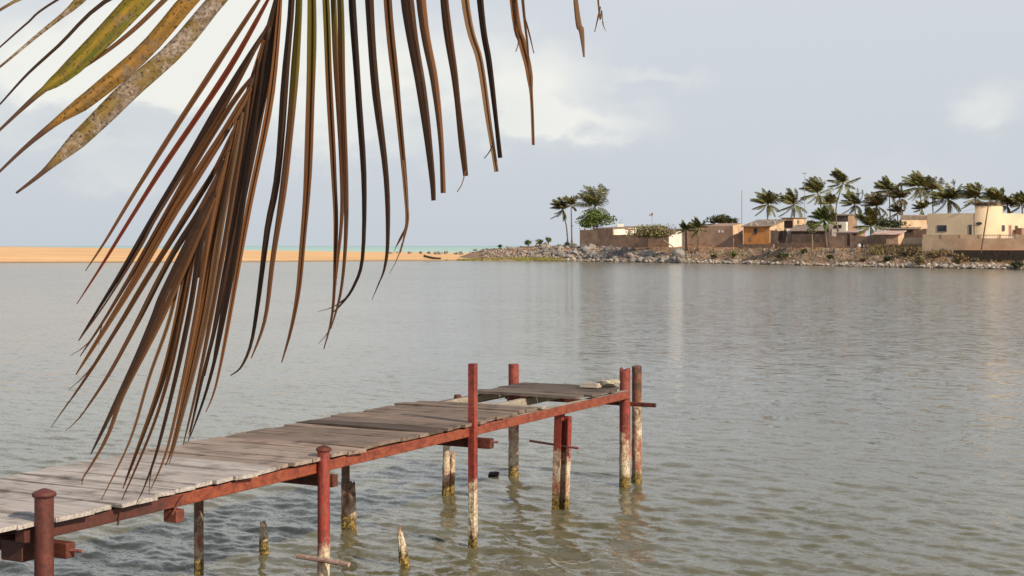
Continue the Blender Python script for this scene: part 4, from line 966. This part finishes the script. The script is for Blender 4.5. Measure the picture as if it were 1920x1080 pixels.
round_post(-5.78, -.13, .060, -.5, 1.40, 'post_rust', 1, cap=True, zl=-1)
round_post(-2.67, -.09, .052, -.5, 1.29, 'post_red_low', 2, cap=True, zl=.5)
square_post(-.10, -.065, .035, -.5, 1.83, 'post_red', 3)
round_post(3.92, .03, .068, -.5, 1.475, 'post_red', 4, jag=.05)
round_post(4.30, .03, .062, -.5, 1.475, 'post_burnt', 5, jag=.02)
round_post(3.98, 1.63, .068, -.5, 1.46, 'post_red', 6, zl=1.1)
round_post(-2.25, 1.60, .044, -.5, 1.08, 'post_dark', 7, zl=.42, lump=.22)
round_post(.13, 1.62, .045, -.5, 1.08, 'post_dark', 8, lump=.12)
round_post(2.28, 1.63, .048, -.5, 1.08, 'post_worn', 9, lean=(.02, 0), lump=.2, zl=.95, thin=.8)
def angle_post(s, w, z1, mat, seed, lean, a=.055):
    mb = MB(); n = 22
    sec = [(-a, -a), (a, -a), (a, -a + .014), (-a + .014, -a + .014), (-a + .014, a), (-a, a)]; vs = []
    for i in range(n + 1):
        z = -.5 + (z1 + .5) * i / n; kk = max(0, min(1, (.75 - z) / .2))
        for k, (p, q) in enumerate(sec):
            v = mnoise.noise(Vector((k * 1.7 + seed * 9, 0, z * 18))) * .012 * kk; vs.append(D(s, w, z) + U * (p + v) + Wv * (q + v) + Vector((lean * (z - z1), 0, 0)))
    fs = [(i * 6 + k, i * 6 + (k + 1) % 6, (i + 1) * 6 + (k + 1) % 6, (i + 1) * 6 + k) for i in range(n) for k in range(6)] + [tuple(range(5, -1, -1)), tuple(range(n * 6, n * 6 + 6))]
    mb.add(vs, [f[::-1] for f in fs]); return mesh_obj('post', mb, M[mat], jetty)
angle_post(2.2, .095, ZB0 + .015, 'post_red', 10, .03, .045)
round_post(3.75, 1.55, .05, .9, 1.1, 'steel_dark', 12, zl=-1, name='bolt_block')
mb = MB(); mb.tube([D(2.28, .52, .735), D(2.12, -.18, .715)], [.014, .014], 8); mesh_obj('rod', mb, M['rod'], jetty)
mb = MB(); mb.tube([D(-2.74, .13, .405), D(-2.745, -.14, .40), D(-2.75, -.40, .39)], [.021, .024, .020], 9, lambda p, a, i: 1 + .2 * mnoise.noise(p * 25)); mesh_obj('rod', mb, M['rod_crust'], jetty)
mb = MB(); mb.tube([D(2.2, 1.44, 1.19), D(2.2, 1.44, 1.235)], [.05, .04], 10); o = mesh_obj('bollard_bolt', mb, M['steel_dark'], jetty)

# free standing stumps
def stump(px, ybase, ytop, r, seed, label, mat='stump', top=.55, lean=0, lump=.3):
    d = EYE * F / (ybase - HZ); b = Vector(((px - 960) * d / F, d, 0)); zt = zpx(ytop, d); n = 20; pts = [b + Vector((lean * (z / max(zt, .1)), 0, z)) for z in np.linspace(-.4, zt, n + 1)]
    rad = [r * (1.1 - (1.1 - top) * (max(0, p.z) / zt) ** 1.6) for p in pts]; mb = MB()
    mb.tube(pts, rad, 14, lambda p, a, i: 1 + lump * mnoise.noise(Vector((math.cos(a) * 1.5 + seed, math.sin(a) * 1.5, p.z * 11))) + lump * .6 * mnoise.noise(Vector((math.cos(a) * 4, math.sin(a) * 4 + seed, p.z * 34))))
    rg = random.Random(seed)
    for k in range(14): x, y, z = mb.v[n * 14 + k]; mb.v[n * 14 + k] = (x, y, z + rg.uniform(-.06, .04))
    tag(mesh_obj('broken_post', mb, M[mat], loc=b, smooth=False), label, 'broken post', 'broken posts in the water')
stump(496, 1038, 978, .040, 31, 'short knobbly post stump left of the capped red post', 'post_dark', .75, -.01)
stump(759, 1062, 990, .044, 32, 'barnacle covered pointed stump right of the capped red post', 'stump', .40, -.05, .4)
stump(657, 990, 906, .055, 33, 'thick wooden stump touching a thin post under the deck', 'post_dark', .9, 0, .14)
stump(846, 928, 850, .040, 34, 'split pale stump beside the leaning post under the deck', 'post_worn', .7, .02, .25)
stump(1188, 898, 806, .03, 37, 'thin crusted stake behind the blackened end post', 'stump', .5, .05, .3)
d = EYE * F / (955 - HZ); b = Vector(((1056.5 - 960) * d / F, d, 0))
mb = MB(); n = 20; a = .046; sec = [(-a, -a), (a, -a), (a, a), (a - .014, a), (a - .014, -a + .014), (-a, -a + .014)]; vs = []
zt = zpx(781, d)
for i in range(n + 1):
    z = -.5 + (zt + .5) * i / n
    for p, q in sec: vs.append(b + U * p + Wv * q + Vector((.035 * z, 0, z)))
mb.add(vs, [(i * 6 + k, i * 6 + (k + 1) % 6, (i + 1) * 6 + (k + 1) % 6, (i + 1) * 6 + k)[::-1] for i in range(n) for k in range(6)] + [tuple(range(6)), tuple(range(n * 6 + 5, n * 6 - 1, -1))])
tag(mesh_obj('broken_post', mb, M['post_red'], loc=b), 'free red angle iron post beside the jetty behind the thin rod', 'broken post', 'broken posts in the water')
# floating lump, block and stick on the end deck
q = P(925, 885, 18.6); q.z = .01; mb = MB(); mb.add([q + Vector((v.x * .085, v.y * .06, v.z * .06)) for v in rock_verts(rng, IV, 9)], IF); tag(mesh_obj('floating_lump', mb, M['door'], loc=q), 'small dark lump breaking the water behind the square post', 'lump')
q = D(3.60, .10, ZP + .075); mb = MB(); rv = rock_verts(random.Random(8), IV, 14)
mb.add([q + Wv * v.x * .16 + U * v.y * .13 + Vector((0, 0, v.z * .10)) for v in rv], IF); tag(mesh_obj('coral_block', mb, mottled('coral_block', (.42, .36, .24), (.78, .72, .58), 30, .9, bump=.8), loc=q), 'rough pale coral block lying on the far end of the jetty', 'stone')
q = D(3.42, .27, ZP + .03); mb = MB(); mb.hexa([q + U * a * .07 + Wv * b * .12 + Vector((0, 0, c)) for c, sc in ((0, 1), (.05, .8)) for a, b in ((-sc, -sc), (sc, -sc), (sc, sc), (-sc, sc))]); mb.f = [f[::-1] for f in mb.f]
tag(mesh_obj('wood_scrap', mb, M['joist'], loc=q), 'flat wood scrap beside the coral block', 'wood scrap')

# ------------------------------------------------------------------ hanging palm frond in the foreground
RACH = [(372, 520), (380, 455), (396, 385), (420, 310), (445, 235), (470, 160), (500, 70), (524, -10), (560, -110), (620, -230), (720, -330), (860, -410), (1030, -460), (1200, -480)]
RD = [2.62, 2.66, 2.70, 2.74, 2.78, 2.81, 2.84, 2.87, 2.90, 2.94, 2.98, 3.02, 3.06, 3.1]
frond = empty('palm_frond', P(524, -10, 2.87), 'big drying palm frond hanging down in front of the lagoon', 'palm frond')
mb = MB(); pts = [P(x, y, d + .03) for (x, y), d in zip(RACH, RD)]; mb.tube(pts, [.002, .003, .0035, .0042, .005, .0062, .0075, .009, .0125, .014, .0155, .017, .018, .019], 10); mesh_obj('rachis', mb, M['leaf_dark'], frond, smooth=True)
def rach_at(x, y):   # nearest rachis depth and point
    best = min(range(len(RACH)), key=lambda i: (RACH[i][0] - x) ** 2 + (RACH[i][1] - y) ** 2); return RD[best]
def crom(pts, n):
    P_ = [pts[0]] + pts + [pts[-1]]; out = []; m = len(pts) - 1
    for i in range(n + 1):
        u = i / n * m; k = min(int(u), m - 1); t = u - k; a, b, c, d_ = (np.array(P_[k + j], float) for j in range(4))
        out.append(.5 * (2 * b + (c - a) * t + (2 * a - 5 * b + 4 * c - d_) * t * t + (3 * b - a - 3 * c + d_) * t ** 3))
    return out
LN = [0]
def leaflet(pts, w, kind, dd=None, fold=.50, prof=None, ridge=1, skew=0):
    """pts: photo trace of the midline, turned into a folded blade at its own distance"""
    LN[0] += 1; rg = random.Random(LN[0] * 7 + 1)
    x, y = pts[0]; d0 = rach_at(x, y); d1 = d0 + (dd if dd is not None else rg.uniform(-.16, .10)); N = 26
    c = crom([tuple(p) for p in pts], N); lens = np.concatenate([[0], np.cumsum([np.linalg.norm(c[i + 1] - c[i]) for i in range(N)])]); T_ = lens / lens[-1]
    mb = MB(); mb.uv = []; cen = []
    # cross-section (across, towards the viewer): broad blades nearly flat, dry ones folded into a channel with a curled margin
    if fold < .3: SEC = ((-.5, 0), (-.27, .55), (0, 1), (.27, .55), (.5, 0))
    elif kind == 'dark' or rg.random() < .22: c_ = rg.uniform(.08, .26); SEC = ((-.5, -.1), (-.25, .35), (0, .68), (c_, 1.0), (.36, .70), (.5, .35))
    else: c_ = rg.uniform(-.12, .06); e_ = c_ + rg.uniform(.18, .28); SEC = ((-.5, 1.05), ((c_ - .5) / 2, .55), (c_, 0), ((c_ + e_) / 2, .42), (e_, .82), (.5, .30))
    K = len(SEC)
    for i in range(N + 1):
        d = d0 + (d1 - d0) * T_[i] ** 1.2; cen.append((P(c[i][0], c[i][1], d), d))
    for i in range(N + 1):
        q, d = cen[i]; T = (cen[min(i + 1, N)][0] - cen[max(i - 1, 0)][0]).normalized(); Sv = T.cross(Vector((0, 1, 0))).normalized(); Nn = Sv.cross(T).normalized()
        if Nn.y > 0: Nn = -Nn
        if Sv.x < 0: Sv = -Sv
        t = T_[i]
        if prof: wd = float(np.interp(t, [p[0] for p in prof], [p[1] for p in prof]))
        else: wd = .77 * w * float(np.interp(t, [0, .06, .28, .55, .8, .95, 1], [.45, .8, 1.0, .86, .56, .30, .10]))
        wd = max(wd, 1.3) * d / F; tw = .12 * math.sin(t * 3 + LN[0]) + skew; fo = fold * (1 - .25 * t)
        for k, (a, e) in enumerate(SEC):
            wob = 1 + .05 * math.sin(t * 21 + LN[0] + k)
            p = q + Sv * (a * wd * wob) + Nn * (ridge * (e - .5) * fo * wd + a * tw * wd)
            mb.v.append(tuple(p)); mb.t.append((1, 1, 1)); mb.uv.append((a + .5, t))
    mb.f = [(i * K + k, i * K + k + 1, (i + 1) * K + k + 1, (i + 1) * K + k) for i in range(N) for k in range(K - 1)]
    if w > 8 and not prof:      # split, frayed tip and a few loose fibres along the margin
        for q in range(rg.choice([0, 0, 1, 1, 2])):
            i0 = N - rg.choice([1, 2, 3, 5]); o0 = len(mb.v); p0 = Vector(mb.v[i0 * K + rg.choice([1, 2, 3])]); T = (cen[N][0] - cen[N - 3][0]).normalized(); Sv = T.cross(Vector((0, 1, 0))).normalized(); ll = rg.uniform(.02, .07); sp = rg.uniform(-.35, .35)
            for j in range(4):
                u = j / 3; c_ = p0 + T * ll * u + Sv * (sp * ll * u * u); ww = .0016 * (1 - .75 * u)
                for e in (-1, 1): mb.v.append(tuple(c_ + Sv * ww * e)); mb.t.append((1, 1, 1)); mb.uv.append((.5 + .2 * e, .97))
            for j in range(3): mb.f.append((o0 + 2 * j, o0 + 2 * j + 1, o0 + 2 * j + 3, o0 + 2 * j + 2))
    o = mesh_obj('leaflet', mb, M['leaf_' + kind], frond, loc=cen[0][0], smooth=fold < .3)
    so = o.modifiers.new('blade', 'SOLIDIFY'); so.thickness = .0009; so.offset = 0
    return o
Y = 0
# broad leaflets at upper left
leaflet([(640, -255), (300, -130), (50, -8), (18, 8), (-60, 55)], 18, 'greyed', -.3, .12)
leaflet([(625, -240), (330, -130), (103, 2), (50, 44), (0, 88), (-60, 140)], 9, 'dark', -.25)
leaflet([(605, -205), (330, -110), (200, -45), (130, 18), (78, 60), (40, 92), (0, 125), (-50, 165)], 0, 'greyed', -.25, .12, [(0, 8), (.3, 20), (.52, 24), (.66, 17), (.72, 9), (.85, 5), (1, 3)])
leaflet([(590, -175), (380, -80), (205, -3), (110, 85), (50, 140), (0, 195), (-30, 225)], 13, 'dark', -.22)
leaflet([(650, -380), (500, -243), (380, -125), (255, 3), (196, 67), (128, 133), (78, 171), (40, 205), (0, 243), (-40, 280)], 0, 'yellow', -.22, .14, [(0, 14), (.25, 38), (.5, 46), (.64, 44), (.75, 35), (.80, 24), (.825, 12), (.9, 7), (1, 3)])
leaflet([(640, -330), (480, -175), (306, 2), (238, 66), (168, 118), (82, 172), (55, 190)], 17, 'brown', -.17, .4)
leaflet([(600, -250), (480, -128), (355, -2), (267, 100), (172, 180), (113, 222), (52, 272), (0, 321), (-20, 342)], 0, 'orange', -.20, .12, [(0, 12), (.2, 27), (.42, 33), (.64, 33), (.74, 28), (.80, 14), (.88, 8), (1, 3)])
leaflet([(562, -155), (490, -84), (407, 0), (322, 98), (228, 182), (140, 268), (106, 300), (72, 330), (30, 362)], 0, 'greyed', -.18, .12, [(0, 12), (.2, 29), (.42, 36), (.66, 38), (.80, 33), (.865, 17), (.91, 9), (1, 4)])
# middle left
leaflet([(492, -10), (430, 85), (345, 215), (263, 344), (200, 448), (160, 508)], 13, 'brown', -.15)
leaflet([(505, -5), (440, 112), (368, 222), (300, 322), (250, 402), (193, 494), (144, 570)], 13, 'red', -.12)
leaflet([(502, 50), (440, 150), (402, 212), (345, 312), (290, 402), (235, 497), (190, 570), (147, 639)], 18, 'dark', -.10)
leaflet([(505, 40), (448, 150), (408, 220), (300, 395), (262, 465), (200, 565), (149, 637)], 10, 'brown', -.13)
leaflet([(472, 145), (428, 205), (368, 302), (311, 402), (262, 488), (194, 602), (150, 668)], 14, 'brown', -.06)
leaflet([(470, 165), (420, 250), (340, 375), (318, 412), (256, 520), (206, 602), (142, 703)], 21, 'brown', -.08)
leaflet([(440, 240), (404, 318), (350, 404), (270, 532), (228, 602), (170, 695), (123, 763)], 14, 'brown', -.06)
leaflet([(412, 320), (370, 402), (320, 482), (258, 602), (205, 700), (150, 783)], 15, 'brown', -.05)
leaflet([(400, 362), (345, 472), (305, 555), (287, 602), (248, 690), (210, 770), (170, 852)], 22, 'dark', -.07, .55)
leaflet([(402, 370), (330, 535), (298, 604), (270, 660), (228, 745), (198, 825), (152, 902)], 17, 'brown', -.02)
leaflet([(392, 395), (345, 492), (317, 602), (281, 704), (244, 825), (190, 937)], 9, 'tan', .02)
leaflet([(396, 385), (366, 442), (332, 602), (307, 704), (270, 810), (230, 917)], 17, 'brown', .04, .5)
leaflet([(400, 380), (372, 440), (340, 600), (318, 700), (282, 812), (228, 938)], 10, 'brown', .02)
leaflet([(420, 300), (384, 402), (352, 602), (300, 825), (265, 927)], 14, 'dark', -.02)
leaflet([(428, 285), (397, 402), (365, 602), (318, 825), (283, 917)], 13, 'brown', .0)
leaflet([(445, 225), (408, 402), (376, 602), (327, 822), (310, 873)], 19, 'brown', .03, .5)
leaflet([(455, 210), (419, 402), (386, 602), (337, 800), (317, 870)], 13, 'tan', -.04, .55)
leaflet([(470, 155), (430, 402), (394, 602), (366, 740), (343, 835)], 14, 'brown', -.02, .5)
leaflet([(484, 110), (440, 402), (405, 602), (376, 722), (353, 828)], 15, 'dark', .03)
leaflet([(500, 60), (452, 402), (418, 602), (390, 722), (357, 818)], 15, 'dark', -.03)
leaflet([(527, -20), (508, 180), (464, 402), (429, 602), (405, 722), (386, 773)], 15, 'brown', -.05, .6)
leaflet([(517, 0), (484, 150), (442, 402), (412, 560), (384, 705)], 20, 'dark', .06)
leaflet([(522, -10), (498, 150), (452, 385), (425, 540), (398, 690)], 22, 'dark', .08)
leaflet([(496, 75), (462, 200), (420, 380), (398, 500), (372, 620)], 17, 'brown', .07)
# hanging right side
leaflet([(545, -70), (546, 5), (534, 150), (520, 330), (501, 430), (484, 563), (471, 643), (452, 688), (432, 704)], 19, 'dark', -.05, .5)
leaflet([(556, -85), (560, 5), (551, 150), (534, 330), (512, 480), (497, 597), (471, 672)], 20, 'green', -.08, .6)
leaflet([(580, -150), (585, 0), (583, 150), (577, 330), (567, 463), (559, 547), (545, 620), (528, 680)], 21, 'green', -.05, .5)
leaflet([(600, -190), (611, 0), (617, 150), (626, 330), (630, 430), (624, 580), (607, 655)], 16, 'green', -.04, .6)
leaflet([(615, -215), (625, 0), (630, 120), (640, 300), (641, 400), (632, 500), (623, 585)], 15, 'green', .03, .4)
leaflet([(625, -235), (638, 0), (641, 150), (648, 330), (648, 447), (639, 547), (620, 617)], 17, 'green', -.07, .55)
leaflet([(650, -262), (660, 0), (671, 167), (682, 333), (680, 480), (663, 537), (640, 570), (622, 588)], 18, 'dark', 0, .5)
leaflet([(680, -292), (692, 0), (704, 167), (724, 333), (727, 447), (721, 502), (710, 532)], 22, 'dark', -.03, .5)
leaflet([(708, -318), (727, 0), (743, 167), (759, 333), (763, 413), (755, 440), (743, 462)], 21, 'brown', -.03, .6)
leaflet([(755, 300), (762, 380), (764, 415), (757, 448), (751, 474)], 9, 'tan', .01)
leaflet([(735, -338), (763, 0), (790, 167), (809, 320), (813, 376)], 24, 'dark', -.02, .5, [(0, 12), (.2, 22), (.5, 24), (.75, 17), (.92, 12), (1, 8)])
leaflet([(765, -355), (789, 0), (814, 150), (827, 267), (831, 362)], 19, 'brown', .0, .6, [(0, 10), (.25, 17), (.5, 19), (.75, 13), (.9, 9), (1, 9)])
leaflet([(800, -376), (833, 0), (853, 150), (866, 267), (873, 330)], 17, 'brown', .02, .55, [(0, 10), (.3, 14), (.6, 16), (.8, 11), (.92, 12), (1, 9)])
leaflet([(873, 320), (866, 345), (857, 360)], 2, 'tan', 0)
leaflet([(835, -398), (872, 0), (900, 117), (917, 233), (931, 322)], 16, 'tan', .03, .5, [(0, 10), (.4, 15), (.7, 13), (.9, 9), (1, 8)])
leaflet([(925, 268), (918, 284), (908, 297)], 2.5, 'dark', 0)
leaflet([(865, -412), (900, 0), (917, 117), (929, 217), (938, 296)], 16, 'dark', .02, .5, [(0, 10), (.4, 15), (.7, 11), (.9, 8), (1, 8)])
leaflet([(920, -430), (963, 0), (979, 80), (991, 130), (997, 190), (1000, 272)], 17, 'brown', .03, .5, [(0, 10), (.5, 16), (.72, 14), (.82, 12), (.86, 6), (1, 5)])
leaflet([(940, -435), (980, 0), (989, 83), (993, 150), (995, 165)], 11, 'tan', .0)
leaflet([(980, 20), (992, 62), (1001, 100)], 4, 'brown', 0)
leaflet([(965, 5), (972, 72), (967, 97)], 4, 'brown', 0)
leaflet([(1040, -461), (1079, -5), (1090, 58), (1095, 107)], 10, 'tan', 0, .2, [(0, 8), (.75, 7), (.9, 11), (1, 3)])
leaflet([(1090, -466), (1121, -5), (1128, 20), (1130, 42)], 10, 'tan', 0, .3)
leaflet([(1126, 12), (1122, 30), (1115, 60)], 3.5, 'brown', 0)
